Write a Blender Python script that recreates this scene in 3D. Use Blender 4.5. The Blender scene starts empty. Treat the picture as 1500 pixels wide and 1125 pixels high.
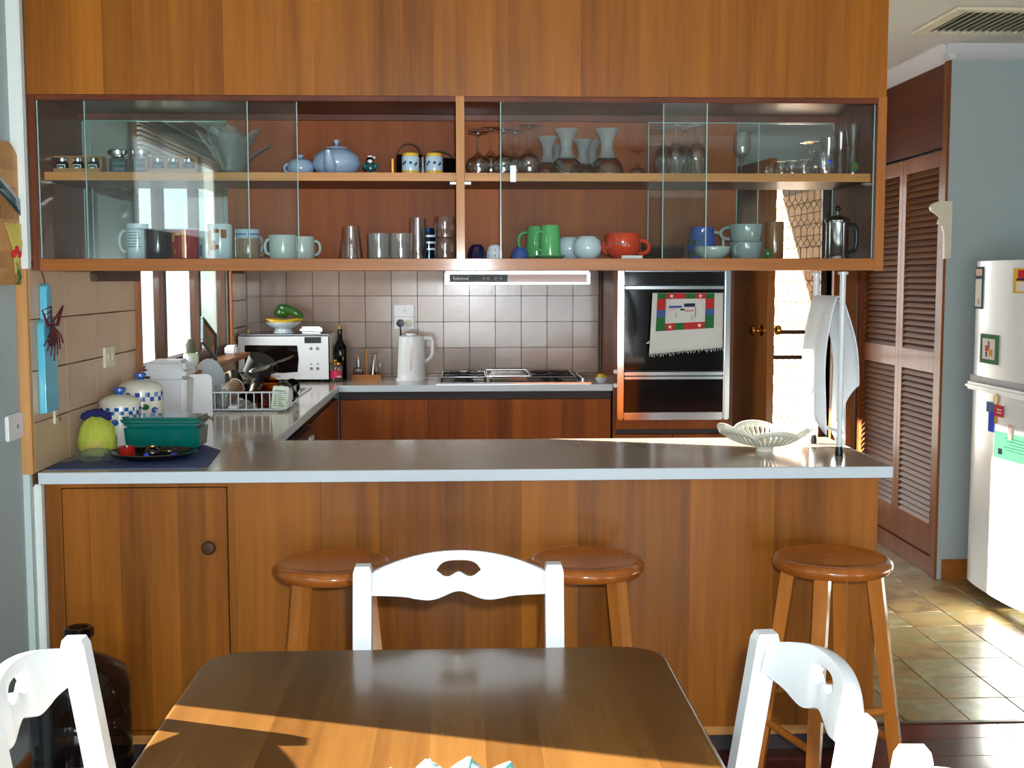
import bpy, bmesh, math, random
from mathutils import Vector, Matrix
random.seed(7)
PI = math.pi
SC = bpy.context.scene
COL = SC.collection

# ------------------------------------------------------------------ camera, sky, sun, window light, added fill, exposure
cd = bpy.data.cameras.new('camera'); CAM = bpy.data.objects.new('camera', cd); COL.objects.link(CAM)
CAM.location = (0, 0, 1.46)
CAM.rotation_euler = (math.radians(90 - 5.0), math.radians(0.065), math.radians(-2.31))
cd.sensor_width = 36.0; cd.lens = 36.0 * 1750 / 1500; cd.clip_start = 0.02
SC.camera = CAM
W = bpy.data.worlds.new('sky'); SC.world = W; W.use_nodes = True
bg = W.node_tree.nodes['Background']; bg.inputs[0].default_value = (0.80, 0.92, 1.0, 1); bg.inputs[1].default_value = 2.6
def lamp(name, kind, loc, rot, energy, color, size=None, size_y=None):
    d = bpy.data.lights.new(name, kind); o = bpy.data.objects.new(name, d); COL.objects.link(o)
    o.location = loc; d.energy = energy; d.color = color
    o.rotation_euler = rot
    if kind == 'AREA':
        d.shape = 'RECTANGLE'; d.size = size; d.size_y = size_y
    elif size: 
        d.shadow_soft_size = size
    return o
sun = lamp('sun', 'SUN', (-6, 6, 5), (0, 0, 0), 74, (1.0, 0.93, 0.80))
sun.data.angle = math.radians(0.5)
sun.rotation_euler = Vector((1, -0.345, -0.344)).to_track_quat('-Z', 'Y').to_euler()
def facing(v): return Vector(v).to_track_quat('-Z', 'Z').to_euler()
lamp('added_back_fill', 'AREA', (0.6, -2.92, 0.92), facing((0, 1, 0)), 95, (0.86, 0.95, 1.0), 3.2, 1.1)  # added soft fill from behind the camera, set in an invented window opening
lamp('daylight_kitchen_window', 'AREA', (-1.75, 5.56, 1.55), facing((1, 0, -0.05)), 36, (1.0, 0.97, 0.9), 1.7, 1.0)
lamp('daylight_back_door', 'AREA', (1.82, 7.45, 1.25), facing((0, -1, 0)), 16, (1.0, 0.97, 0.92), 0.62, 1.7)
flash = lamp('camera_flash', 'SPOT', (0.05, 0.0, 1.53), facing((0.04, 1, -0.085)), 235, (0.93, 0.97, 1.0), 0.02)
flash.data.spot_size = math.radians(75); flash.data.spot_blend = 0.6
vs = SC.view_settings
vs.view_transform = 'Standard'; vs.look = 'None'; vs.gamma = 1; vs.exposure = 0.0; vs.use_curve_mapping = False
SC.cycles.transparent_max_bounces = 32; SC.cycles.max_bounces = 10

# ------------------------------------------------------------------ materials
def lin(v): 
    v /= 255.0
    return v / 12.92 if v <= 0.04045 else ((v + 0.055) / 1.055) ** 2.4
def rgb(t): return (lin(t[0]), lin(t[1]), lin(t[2]), 1)
def newmat(name):
    m = bpy.data.materials.new(name); m.use_nodes = True
    n = m.node_tree; return m, n, n.nodes['Principled BSDF']
def node(n, t, **k):
    x = n.nodes.new(t)
    for a, b in k.items(): setattr(x, a, b)
    return x
def plain(name, c, rough=0.5, metal=0.0, var=0.08, scale=18, coat=0.0, bump=0.0, emit=None, rnd=0.0, spec=0.5):
    m, n, p = newmat(name); L = n.links.new
    p.inputs['Roughness'].default_value = rough; p.inputs['Metallic'].default_value = metal
    p.inputs['Coat Weight'].default_value = coat; p.inputs['Coat Roughness'].default_value = 0.08
    p.inputs['Specular IOR Level'].default_value = spec
    tc = node(n, 'ShaderNodeTexCoord'); nz = node(n, 'ShaderNodeTexNoise')
    nz.inputs['Scale'].default_value = scale; nz.inputs['Detail'].default_value = 4
    L(tc.outputs['Object'], nz.inputs['Vector'])
    mr = node(n, 'ShaderNodeMapRange'); mr.inputs[3].default_value = 1 - var; mr.inputs[4].default_value = 1 + var
    L(nz.outputs[0], mr.inputs[0])
    hs = node(n, 'ShaderNodeHueSaturation'); hs.inputs['Color'].default_value = rgb(c)
    val = mr.outputs[0]
    if rnd:
        oi = node(n, 'ShaderNodeObjectInfo'); m2 = node(n, 'ShaderNodeMapRange')
        m2.inputs[3].default_value = 1 - rnd; m2.inputs[4].default_value = 1 + rnd
        L(oi.outputs['Random'], m2.inputs[0])
        mu = node(n, 'ShaderNodeMath', operation='MULTIPLY'); L(val, mu.inputs[0]); L(m2.outputs[0], mu.inputs[1]); val = mu.outputs[0]
    L(val, hs.inputs['Value']); L(hs.outputs[0], p.inputs['Base Color'])
    if bump:
        b = node(n, 'ShaderNodeBump'); b.inputs['Strength'].default_value = bump; b.inputs['Distance'].default_value = 0.004
        L(nz.outputs[0], b.inputs['Height']); L(b.outputs[0], p.inputs['Normal'])
    return m
def wood(name, dark, light, rough=0.35, grain='Z', across='X', strip=0.0, fine=60, coat=0.15, contrast=1.0, rnd=0.0, bump=0.0, sk=.32):
    """veneer: long grain along one axis, flitches of width strip side by side across another"""
    m, n, p = newmat(name); L = n.links.new
    p.inputs['Roughness'].default_value = rough; p.inputs['Coat Weight'].default_value = coat; p.inputs['Coat Roughness'].default_value = 0.12
    p.inputs['Specular IOR Level'].default_value = 0.25
    tc = node(n, 'ShaderNodeTexCoord')
    sx = node(n, 'ShaderNodeSeparateXYZ'); L(tc.outputs['Object'], sx.inputs[0])
    s = {'X': 1.0, 'Y': 1.0, 'Z': 1.0}; s[grain] = 0.05
    mp = node(n, 'ShaderNodeMapping'); mp.inputs['Scale'].default_value = (s['X'], s['Y'], s['Z'])
    off = None
    if strip:
        dv = node(n, 'ShaderNodeMath', operation='DIVIDE'); dv.inputs[1].default_value = strip
        L(sx.outputs[across], dv.inputs[0])
        fl = node(n, 'ShaderNodeMath', operation='FLOOR'); L(dv.outputs[0], fl.inputs[0])
        wn = node(n, 'ShaderNodeTexWhiteNoise', noise_dimensions='1D'); L(fl.outputs[0], wn.inputs['W'])
        off = wn.outputs['Value']
        cb = node(n, 'ShaderNodeCombineXYZ'); L(off, cb.inputs[0]); L(off, cb.inputs[1]); L(off, cb.inputs[2])
        va = node(n, 'ShaderNodeVectorMath', operation='ADD'); L(tc.outputs['Object'], va.inputs[0])
        sc = node(n, 'ShaderNodeVectorMath', operation='SCALE'); sc.inputs[3].default_value = 7.0
        L(cb.outputs[0], sc.inputs[0]); L(sc.outputs[0], va.inputs[1]); L(va.outputs[0], mp.inputs[0])
    else:
        L(tc.outputs['Object'], mp.inputs[0])
    n1 = node(n, 'ShaderNodeTexNoise'); n1.inputs['Scale'].default_value = fine; n1.inputs['Detail'].default_value = 5; n1.inputs['Roughness'].default_value = 0.65
    n2 = node(n, 'ShaderNodeTexNoise'); n2.inputs['Scale'].default_value = fine * 0.16; n2.inputs['Detail'].default_value = 3
    L(mp.outputs[0], n1.inputs['Vector']); L(mp.outputs[0], n2.inputs['Vector'])
    mx = node(n, 'ShaderNodeMath', operation='MULTIPLY_ADD'); mx.inputs[1].default_value = 0.55
    L(n1.outputs[0], mx.inputs[0])
    m3 = node(n, 'ShaderNodeMath', operation='MULTIPLY'); m3.inputs[1].default_value = 0.75; L(n2.outputs[0], m3.inputs[0]); L(m3.outputs[0], mx.inputs[2])
    last = mx.outputs[0]
    def addrand(src, k):
        nonlocal last
        a = node(n, 'ShaderNodeMath', operation='MULTIPLY_ADD'); a.inputs[1].default_value = k
        L(src, a.inputs[0]); L(last, a.inputs[2])
        b = node(n, 'ShaderNodeMath', operation='SUBTRACT'); b.inputs[1].default_value = k / 2; L(a.outputs[0], b.inputs[0]); last = b.outputs[0]
    if strip: addrand(off, sk)
    if rnd:
        oi = node(n, 'ShaderNodeObjectInfo'); addrand(oi.outputs['Random'], rnd)
    cr = node(n, 'ShaderNodeValToRGB'); e = cr.color_ramp.elements
    e[0].position = 0.62 - 0.25 / contrast; e[0].color = rgb(dark); e[1].position = 0.62 + 0.28 / contrast; e[1].color = rgb(light)
    L(last, cr.inputs[0]); L(cr.outputs[0], p.inputs['Base Color'])
    if bump:
        b = node(n, 'ShaderNodeBump'); b.inputs['Strength'].default_value = bump; b.inputs['Distance'].default_value = 0.001
        L(n1.outputs[0], b.inputs['Height']); L(b.outputs[0], p.inputs['Normal'])
    return m
def glass(name, tint=(0.97, 0.985, 0.98), edge=0.45, refl=1.0, rough=0.02, frost=0.0, frostcol=(225, 235, 235)):
    """clear thin-walled glass: see-through, mirror-like at grazing angles, denser where the wall is seen edge on"""
    m, n, p = newmat(name); L = n.links.new
    out = n.nodes['Material Output']
    tr = node(n, 'ShaderNodeBsdfTransparent'); gl = node(n, 'ShaderNodeBsdfGlossy'); gl.inputs['Roughness'].default_value = rough
    lw = node(n, 'ShaderNodeLayerWeight'); lw.inputs['Blend'].default_value = 0.28
    mc = node(n, 'ShaderNodeMix', data_type='RGBA'); mc.inputs[6].default_value = (*tint, 1); mc.inputs[7].default_value = (tint[0]*edge, tint[1]*edge, tint[2]*edge, 1)
    pw = node(n, 'ShaderNodeMath', operation='POWER'); pw.inputs[1].default_value = 2.0
    L(lw.outputs['Facing'], pw.inputs[0]); L(pw.outputs[0], mc.inputs[0]); L(mc.outputs[2], tr.inputs[0])
    p5 = node(n, 'ShaderNodeMath', operation='POWER'); p5.inputs[1].default_value = 5.0
    lf = node(n, 'ShaderNodeLayerWeight'); lf.inputs['Blend'].default_value = 0.5; L(lf.outputs['Facing'], p5.inputs[0])
    fm = node(n, 'ShaderNodeMath', operation='MULTIPLY_ADD'); fm.use_clamp = True; fm.inputs[1].default_value = 0.9 * refl; fm.inputs[2].default_value = 0.036 * refl; L(p5.outputs[0], fm.inputs[0])
    mix = node(n, 'ShaderNodeMixShader'); L(fm.outputs[0], mix.inputs[0]); L(tr.outputs[0], mix.inputs[1]); L(gl.outputs[0], mix.inputs[2])
    last = mix.outputs[0]
    if frost:
        df = node(n, 'ShaderNodeBsdfDiffuse'); df.inputs[0].default_value = rgb(frostcol)
        tl = node(n, 'ShaderNodeBsdfTranslucent'); tl.inputs[0].default_value = rgb(frostcol)
        a = node(n, 'ShaderNodeMixShader'); a.inputs[0].default_value = 0.5; L(df.outputs[0], a.inputs[1]); L(tl.outputs[0], a.inputs[2])
        b = node(n, 'ShaderNodeMixShader'); b.inputs[0].default_value = frost; L(last, b.inputs[1]); L(a.outputs[0], b.inputs[2]); last = b.outputs[0]
    L(last, out.inputs[0])
    return m

M = {}
M['veneer'] = wood('veneer', (98, 52, 8), (164, 98, 24), 0.38, 'Z', 'X', 0.085, 46, 0.1, sk=.2)
M['veneer_dark'] = wood('veneer_dark', (112, 48, 2), (164, 84, 10), 0.5, 'Z', 'X', 0.13, 40, 0.0, sk=.2)
M['veneer_side'] = wood('veneer_side', (82, 36, 14), (138, 72, 30), 0.4, 'Z', 'Y', 0.13, 40, 0.15)
M['veneer_deep'] = wood('veneer_deep', (70, 30, 14), (112, 54, 26), 0.45, 'Y', 'Z', 0.0, 40, 0.1)
M['oak_x'] = wood('oak_x', (150, 92, 40), (206, 150, 86), 0.4, 'X', 'Z', 0, 50, 0.15)
M['oak_z'] = wood('oak_z', (150, 92, 40), (204, 146, 82), 0.4, 'Z', 'X', 0, 50, 0.15)
M['frame_wood'] = wood('frame_wood', (128, 70, 28), (178, 110, 50), 0.4, 'Z', 'X', 0, 50, 0.15)
M['frame_wood_x'] = wood('frame_wood_x', (122, 68, 24), (176, 110, 46), 0.4, 'X', 'Z', 0, 50, 0.15)
M['stool'] = wood('stool', (140, 76, 24), (192, 120, 50), 0.22, 'Z', 'X', 0, 50, 0.6)
M['stool_seat'] = wood('stool_seat', (128, 66, 22), (176, 100, 38), 0.2, 'Y', 'X', 0, 34, 0.7)
M['table'] = wood('table', (74, 46, 18), (108, 75, 36), 0.2, 'Y', 'X', 0.085, 40, 0.3, sk=.2)
M['louvre'] = wood('louvre', (86, 48, 20), (132, 82, 40), 0.5, 'Y', 'Z', 0, 40, 0.05, rnd=0.25)
M['louvre_frame'] = wood('louvre_frame', (108, 58, 22), (154, 92, 42), 0.45, 'Z', 'Y', 0, 40, 0.1)
M['door_wood'] = wood('door_wood', (116, 66, 26), (168, 104, 46), 0.4, 'Z', 'X', 0, 40, 0.1)
M['dark_wood'] = wood('dark_wood', (44, 28, 20), (84, 54, 36), 0.5, 'Z', 'X', 0, 40, 0.1)
M['board_wood'] = wood('board_wood', (150, 98, 54), (206, 156, 98), 0.5, 'Z', 'Y', 0.045, 30, 0.05)
M['rack_wood'] = wood('rack_wood', (140, 98, 56), (196, 150, 98), 0.5, 'X', 'Z', 0, 50, 0.05)
M['plank'] = wood('plank', (66, 26, 16), (116, 52, 34), 0.2, 'X', 'Y', 0, 40, 0.5, rnd=0.3)
M['wall'] = plain('wall', (166, 182, 184), 0.75, var=0.03, bump=0.05)
M['wall_kitchen'] = plain('wall_kitchen', (188, 206, 204), 0.75, var=0.03)
M['ceiling'] = plain('ceiling', (214, 214, 208), 0.85, var=0.02)
M['white_trim'] = plain('white_trim', (222, 230, 228), 0.45, var=0.03)
M['cornice'] = plain('cornice', (214, 218, 222), 0.7, var=0.02)
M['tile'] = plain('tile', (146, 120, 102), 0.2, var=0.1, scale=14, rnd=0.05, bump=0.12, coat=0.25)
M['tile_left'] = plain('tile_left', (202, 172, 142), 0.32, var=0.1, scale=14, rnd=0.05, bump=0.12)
M['grout'] = plain('grout', (112, 84, 66), 0.8)
M['worktop'] = plain('worktop', (184, 168, 150), 0.16, var=0.12, scale=160, coat=0.4)
M['worktop_edge'] = plain('worktop_edge', (196, 208, 216), 0.35, var=0.03)
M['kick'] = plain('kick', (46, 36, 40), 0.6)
M['black'] = plain('black', (18, 17, 19), 0.35)
M['black_gloss'] = plain('black_gloss', (14, 11, 11), 0.06, var=0.02, coat=0.6)
M['oven_glass'] = plain('oven_glass', (16, 9, 9), 0.06, var=0.02, coat=0.1, spec=0.35)
M['chrome'] = plain('chrome', (205, 208, 212), 0.14, 1.0, var=0.03)
M['steel'] = plain('steel', (190, 188, 182), 0.28, 1.0, var=0.05)
M['brass'] = plain('brass', (200, 150, 70), 0.2, 1.0)
M['white_paint'] = plain('white_paint', (214, 222, 226), 0.32, var=0.02, coat=0.2)
M['white_plastic'] = plain('white_plastic', (226, 230, 234), 0.35, var=0.02)
M['fridge'] = plain('fridge', (234, 242, 247), 0.3, var=0.02, coat=0.25)
M['cream'] = plain('cream', (220, 214, 190), 0.45)
M['grey_plastic'] = plain('grey_plastic', (120, 124, 130), 0.4)
M['clear'] = glass('clear_glass', (0.99, 0.995, 0.995), 0.86, 2.6, 0.05)
M['pane'] = glass('pane_glass', (0.955, 0.98, 0.975), 0.6, 1.0, 0.015)
M['pane_edge'] = plain('pane_edge', (150, 190, 184), 0.2, coat=0.5)
M['window_glass'] = glass('window_glass', (0.99, 0.995, 0.995), 0.97)
M['frosted'] = glass('frosted_glass', (0.9, 0.93, 0.93), 0.5, 0.6, 0.2, 0.42)
M['fogged'] = glass('cut_glass', (0.96, 0.98, 0.97), 0.8, 2.4, 0.07, 0.11)
M['smoke'] = glass('smoke_glass', (0.55, 0.5, 0.45), 0.4, 1.2)
M['amber'] = glass('amber_glass', (0.75, 0.36, 0.08), 0.4, 1.2)
M['bottle'] = glass('bottle_glass', (0.035, 0.09, 0.035), 0.4, 1.3)
M['jug_glass'] = glass('jug_glass', (0.42, 0.42, 0.44), 0.55, 1.3, 0.05, 0.08, (60, 60, 66))
M['blue_glass'] = glass('blue_glass', (0.3, 0.66, 0.86), 0.5, 1.2)
M['film'] = glass('film', (0.93, 0.95, 0.96), 0.5, 1.8, 0.1, 0.10)
M['gunmetal'] = plain('gunmetal', (92, 84, 74), 0.14, 0.85, var=0.15, scale=40)
def glaze(name, c, rough=0.16): M[name] = plain(name, c, rough, var=0.04, coat=0.5)
for nm, c in dict(white_glaze=(206, 222, 230), blue_grey=(150, 172, 198), black_glaze=(12, 10, 14), red_glaze=(150, 26, 20), yellow=(222, 182, 60), brown_glaze=(132, 106, 82),
                  celadon=(168, 186, 178), green_glaze=(92, 178, 106), orange_glaze=(206, 62, 18), navy=(26, 26, 62), blue_glaze=(56, 84, 160), teal_dark=(26, 74, 80),
                  grey_glaze=(134, 152, 148), tan_glaze=(118, 80, 40), pale_green=(200, 216, 180), cobalt=(30, 92, 176), cyan=(88, 186, 224), pink=(196, 36, 84), mustard=(206, 170, 40),
                  leaf=(46, 92, 34), teal=(8, 104, 96), aqua=(92, 188, 216), aqua_dark=(70, 140, 178), maroon=(96, 28, 40), photo_brown=(150, 86, 60), lemon=(222, 190, 60), salmon=(176, 120, 100),
                  pale_blue=(178, 206, 222), mint=(120, 214, 170), cherry=(200, 30, 46), bright_blue=(30, 60, 220), orange=(232, 140, 40), ink=(40, 48, 70), pale_pink=(226, 190, 180), paper=(232, 232, 224), grass_green=(44, 110, 60), dress_red=(190, 50, 54), sky_print=(70, 100, 160)).items():
    glaze(nm, c)
M['mat_blue'] = plain('mat_blue', (52, 72, 122), 0.6, var=0.08)
M['towel'] = plain('towel', (214, 220, 218), 0.9, var=0.08, scale=90, bump=0.5)
M['cloth'] = plain('cloth', (234, 240, 246), 0.9, var=0.05, scale=60, bump=0.3)
M['plush'] = plain('plush', (176, 186, 70), 0.95, var=0.2, scale=120, bump=0.9)
M['plush_belly'] = plain('plush_belly', (190, 176, 90), 0.95, var=0.15, scale=120, bump=0.9)
M['plush_tuft'] = plain('plush_tuft', (26, 30, 92), 0.95, var=0.2, scale=120, bump=0.9)
M['raffia'] = plain('raffia', (92, 26, 36), 0.8)
M['enamel'] = plain('enamel', (20, 20, 24), 0.12, coat=0.6)
M['ivory'] = plain('ivory', (230, 230, 214), 0.3, var=0.04, coat=0.4)
M['slate'] = plain('slate', (166, 140, 92), 0.3, var=0.35, scale=9, rnd=0.16, bump=0.5, coat=0.15)
M['slate_grout'] = plain('slate_grout', (70, 60, 48), 0.8)
def stone(name):
    m, n, p = newmat(name); L = n.links.new
    p.inputs['Roughness'].default_value = 0.3; p.inputs['Coat Weight'].default_value = 0.2; p.inputs['Coat Roughness'].default_value = 0.12
    ge = node(n, 'ShaderNodeNewGeometry'); oi = node(n, 'ShaderNodeObjectInfo'); nz = node(n, 'ShaderNodeTexNoise'); nz.inputs['Scale'].default_value = 8; nz.inputs['Detail'].default_value = 6
    L(ge.outputs['Position'], nz.inputs['Vector'])
    a = node(n, 'ShaderNodeMath', operation='MULTIPLY_ADD'); a.inputs[1].default_value = .3; L(oi.outputs['Random'], a.inputs[0]); L(nz.outputs[0], a.inputs[2])
    cr = node(n, 'ShaderNodeValToRGB'); e = cr.color_ramp.elements; e[0].position = .4; e[0].color = rgb((104, 84, 52)); e[1].position = .95; e[1].color = rgb((184, 172, 130))
    k = e.new(.62); k.color = rgb((164, 134, 84)); k = e.new(.75); k.color = rgb((142, 130, 92))
    L(a.outputs[0], cr.inputs[0]); L(cr.outputs[0], p.inputs['Base Color'])
    b = node(n, 'ShaderNodeBump'); b.inputs['Strength'].default_value = .5; b.inputs['Distance'].default_value = .004; L(nz.outputs[0], b.inputs['Height']); L(b.outputs[0], p.inputs['Normal'])
    return m
M['slate'] = stone('slate')
M['brick'] = plain('brick', (172, 132, 100), 0.85, var=0.12, scale=20, rnd=0.12)
M['paving'] = plain('paving', (200, 190, 172), 0.85, var=0.1)
M['fence_paint'] = plain('fence_paint', (196, 214, 226), 0.7)
M['crochet'] = plain('crochet', (214, 228, 226), 0.9, var=0.1, scale=120, bump=0.6)
M['crochet_teal'] = plain('crochet_teal', (50, 140, 140), 0.9, var=0.1, scale=120, bump=0.6)
M['weave'] = plain('weave', (88, 92, 74), 0.8, var=0.3, scale=60)

def matte(k):
    if k + '_print' not in M:
        M[k + '_print'] = m_ = M[k].copy(); p_ = m_.node_tree.nodes['Principled BSDF']
        p_.inputs['Coat Weight'].default_value = 0; p_.inputs['Roughness'].default_value = .7; p_.inputs['Specular IOR Level'].default_value = .2
    return k + '_print'
# ------------------------------------------------------------------ mesh helpers
def link(name, me, mat, parent=None, loc=(0, 0, 0), rot=(0, 0, 0)):
    o = bpy.data.objects.new(name, me); COL.objects.link(o)
    if mat is not None and not me.materials: me.materials.append(M[mat] if isinstance(mat, str) else mat)
    o.location = loc; o.rotation_euler = rot
    if parent is not None: o.parent = parent
    return o
def smooth(me, ang=38):
    if len(me.polygons):
        me.shade_smooth(); me.set_sharp_from_angle(angle=math.radians(ang))
    return me
class MB:
    def __init__(s): s.bm = bmesh.new()
    def box(s, x0, x1, y0, y1, z0, z1, bev=0.0, seg=2):
        r = bmesh.ops.create_cube(s.bm, size=1.0); v = r['verts']
        for q in v:
            q.co = Vector((x0 + (q.co.x + .5) * (x1 - x0), y0 + (q.co.y + .5) * (y1 - y0), z0 + (q.co.z + .5) * (z1 - z0)))
        if bev:
            ed = list({e for q in v for e in q.link_edges})
            bmesh.ops.bevel(s.bm, geom=ed, offset=bev, segments=seg, affect='EDGES', clamp_overlap=True)
        return s
    def hexa(s, bot, top):
        """a bar from one quad (4 points) to another"""
        a = [s.bm.verts.new(p) for p in bot]; b = [s.bm.verts.new(p) for p in top]
        s.bm.faces.new(a[::-1]); s.bm.faces.new(b)
        for i in range(4): s.bm.faces.new((a[i], a[(i + 1) % 4], b[(i + 1) % 4], b[i]))
        return s
    def lathe(s, prof, c=(0, 0, 0), seg=26, sx=1.0, sy=1.0, mtx=None):
        rings = []
        for r, z in prof:
            if r < 1e-5: p = [Vector((0, 0, z))]
            else: p = [Vector((r * sx * math.cos(2 * PI * i / seg), r * sy * math.sin(2 * PI * i / seg), z)) for i in range(seg)]
            if mtx is not None: p = [mtx @ q for q in p]
            rings.append([s.bm.verts.new(q + Vector(c)) for q in p])
        for a, b in zip(rings, rings[1:]):
            for i in range(seg):
                j = (i + 1) % seg
                if len(a) == 1 and len(b) == 1: continue
                if len(a) == 1: s.bm.faces.new((a[0], b[j], b[i]))
                elif len(b) == 1: s.bm.faces.new((a[i], a[j], b[0]))
                else: s.bm.faces.new((a[i], a[j], b[j], b[i]))
        return s
    def tube(s, pts, r, seg=8, closed=False, flat=1.0):
        pts = [Vector(p) for p in pts]; n = len(pts)
        rr = r if isinstance(r, (list, tuple)) else [r] * n
        rings = []; up = None
        for i, p in enumerate(pts):
            a = pts[i - 1] if (i or closed) else p; b = pts[(i + 1) % n] if (i < n - 1 or closed) else p
            t = (b - a).normalized()
            if up is None: up = Vector((0, 0, 1)) if abs(t.z) < 0.9 else Vector((0, 1, 0))
            x = t.cross(up)
            if x.length < 1e-4: x = t.cross(Vector((1, 0, 0)))
            x.normalize(); y = x.cross(t).normalized(); up = y
            rings.append([s.bm.verts.new(p + rr[i] * (math.cos(2 * PI * k / seg) * x + flat * math.sin(2 * PI * k / seg) * y)) for k in range(seg)])
        m = n if closed else n - 1
        for i in range(m):
            a, b = rings[i], rings[(i + 1) % n]
            for k in range(seg):
                j = (k + 1) % seg; s.bm.faces.new((a[k], a[j], b[j], b[k]))
        if not closed:
            s.bm.faces.new(rings[0][::-1]); s.bm.faces.new(rings[-1])
        return s
    def ell(s, c, rx, ry, rz, u=16, v=10, mtx=None):
        prof = [(math.sin(PI * i / v), -math.cos(PI * i / v)) for i in range(v + 1)]
        rings = []
        for r, z in prof:
            if r < 1e-5: p = [Vector((0, 0, z * rz))]
            else: p = [Vector((r * rx * math.cos(2 * PI * i / u), r * ry * math.sin(2 * PI * i / u), z * rz)) for i in range(u)]
            if mtx is not None: p = [mtx @ q for q in p]
            rings.append([s.bm.verts.new(q + Vector(c)) for q in p])
        for a, b in zip(rings, rings[1:]):
            for i in range(u):
                j = (i + 1) % u
                if len(a) == 1: s.bm.faces.new((a[0], b[j], b[i]))
                elif len(b) == 1: s.bm.faces.new((a[i], a[j], b[0]))
                else: s.bm.faces.new((a[i], a[j], b[j], b[i]))
        return s
    def prism(s, poly, axis, a, b):
        """polygon swept along an axis; poly gives the two other coordinates in XYZ order"""
        def P(u, v, w): return {'X': (w, u, v), 'Y': (u, w, v), 'Z': (u, v, w)}[axis]
        f = [s.bm.verts.new(P(u, v, a)) for u, v in poly]; g = [s.bm.verts.new(P(u, v, b)) for u, v in poly]
        s.bm.faces.new(f); s.bm.faces.new(g[::-1]); n = len(poly)
        for i in range(n): s.bm.faces.new((f[(i + 1) % n], f[i], g[i], g[(i + 1) % n]))
        return s
    def sheet(s, fn, nu, nv):
        g = [[s.bm.verts.new(fn(i / nu, j / nv)) for j in range(nv + 1)] for i in range(nu + 1)]
        for i in range(nu):
            for j in range(nv): s.bm.faces.new((g[i][j], g[i + 1][j], g[i + 1][j + 1], g[i][j + 1]))
        return s
    def mesh(s, name, ang=38):
        bmesh.ops.recalc_face_normals(s.bm, faces=s.bm.faces[:])
        me = bpy.data.meshes.new(name); s.bm.to_mesh(me); s.bm.free(); return smooth(me, ang)
    def build(s, name, mat, parent=None, loc=(0, 0, 0), rot=(0, 0, 0), ang=38):
        return link(name, s.mesh(name, ang), mat, parent, loc, rot)
def thicken(o, t, off=-1.0):
    md = o.modifiers.new('thickness', 'SOLIDIFY'); md.thickness = t; md.offset = off; return o
def plate(outline, holes, thick, bevel=0.0, res=2):
    """flat shape with holes, extruded along local Z"""
    cu = bpy.data.curves.new('plate', 'CURVE'); cu.dimensions = '2D'; cu.fill_mode = 'BOTH'
    cu.extrude = max(thick / 2 - bevel, 0.0001); cu.bevel_depth = bevel; cu.bevel_resolution = res; cu.offset = -bevel
    for pl in [outline] + list(holes):
        sp = cu.splines.new('POLY'); sp.points.add(len(pl) - 1); sp.use_cyclic_u = True
        for q, (x, y) in zip(sp.points, pl): q.co = (x, y, 0, 1)
    o = bpy.data.objects.new('plate', cu); me = bpy.data.meshes.new_from_object(o)
    bpy.data.objects.remove(o); bpy.data.curves.remove(cu); me.materials.clear()
    return smooth(me, 40)
def text(body, size, mat, parent, loc, rot, name='lettering', sx=1.0):
    cu = bpy.data.curves.new('t', 'FONT'); cu.body = body; cu.size = size; cu.align_x = 'CENTER'; cu.align_y = 'CENTER'; cu.extrude = 0.0004
    o = bpy.data.objects.new('t', cu); me = bpy.data.meshes.new_from_object(o)
    bpy.data.objects.remove(o); bpy.data.curves.remove(cu); me.materials.clear()
    o = link(name, me, mat, parent, loc, rot); o.scale = (sx, 1, 1); return o
def tag(o, label=None, cat=None, group=None, kind=None):
    for k, v in (('label', label), ('category', cat), ('group', group), ('kind', kind)):
        if v: o[k] = v
    return o
def thing(name, label, cat, loc=(0, 0, 0), rz=0.0, group=None):
    o = bpy.data.objects.new(name, None); COL.objects.link(o); o.empty_display_size = 0.05
    o.location = loc; o.rotation_euler = (0, 0, rz); return tag(o, label, cat, group)
def struct(o): o['kind'] = 'structure'; return o
KIDS = {}
def dup(root, loc, rz, label=None):
    def cp(o, par):
        c = o.copy(); COL.objects.link(c)
        if par is not None: c.parent = par
        for ch in [x for x in o.children]: cp(ch, c)
        return c
    r = cp(root, None); r.location = loc; r.rotation_euler = (root.rotation_euler[0], root.rotation_euler[1], rz)
    if label: r['label'] = label
    return r
def arc(cx, cy, r, a0, a1, n=8):
    return [(cx + r * math.cos(a0 + (a1 - a0) * i / n), cy + r * math.sin(a0 + (a1 - a0) * i / n)) for i in range(n + 1)]
def rrect(x0, x1, y0, y1, r, n=5):
    return arc(x1 - r, y0 + r, r, -PI/2, 0, n) + arc(x1 - r, y1 - r, r, 0, PI/2, n) + arc(x0 + r, y1 - r, r, PI/2, PI, n) + arc(x0 + r, y0 + r, r, PI, 1.5*PI, n)

# ------------------------------------------------------------------ the room
LX, GX = -1.245, -1.275           # tiled kitchen wall face, painted dining wall face
CEIL = 2.55
b = MB().box(-1.5, 3.4, -3.1, 3.78, -0.12, -0.016)
floor = struct(b.build('floor', 'black'))
for k in range(9):                 # polished boards, running across the room
    y0 = 2.52 + k * 0.14
    xs = [-1.4, -0.5 + 0.23 * (k % 3), 0.75 - 0.2 * (k % 2), 1.75 + 0.12 * (k % 4), 3.3]
    for x0, x1 in zip(xs, xs[1:]):
        MB().box(x0 + .0006, x1 - .0006, y0 + .0006, y0 + .1394, -0.016, 0.0, 0.001, 1).build('plank', 'plank', floor)
MB().box(-1.5, 3.4, -3.1, 2.52, -0.016, 0.0).build('boards', 'plank', floor)
kf = struct(MB().box(-1.5, 3.4, 3.78, 7.0, -0.12, -0.006).build('floor', 'slate_grout'))
TS = 0.2155
tilebox = {}
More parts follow.
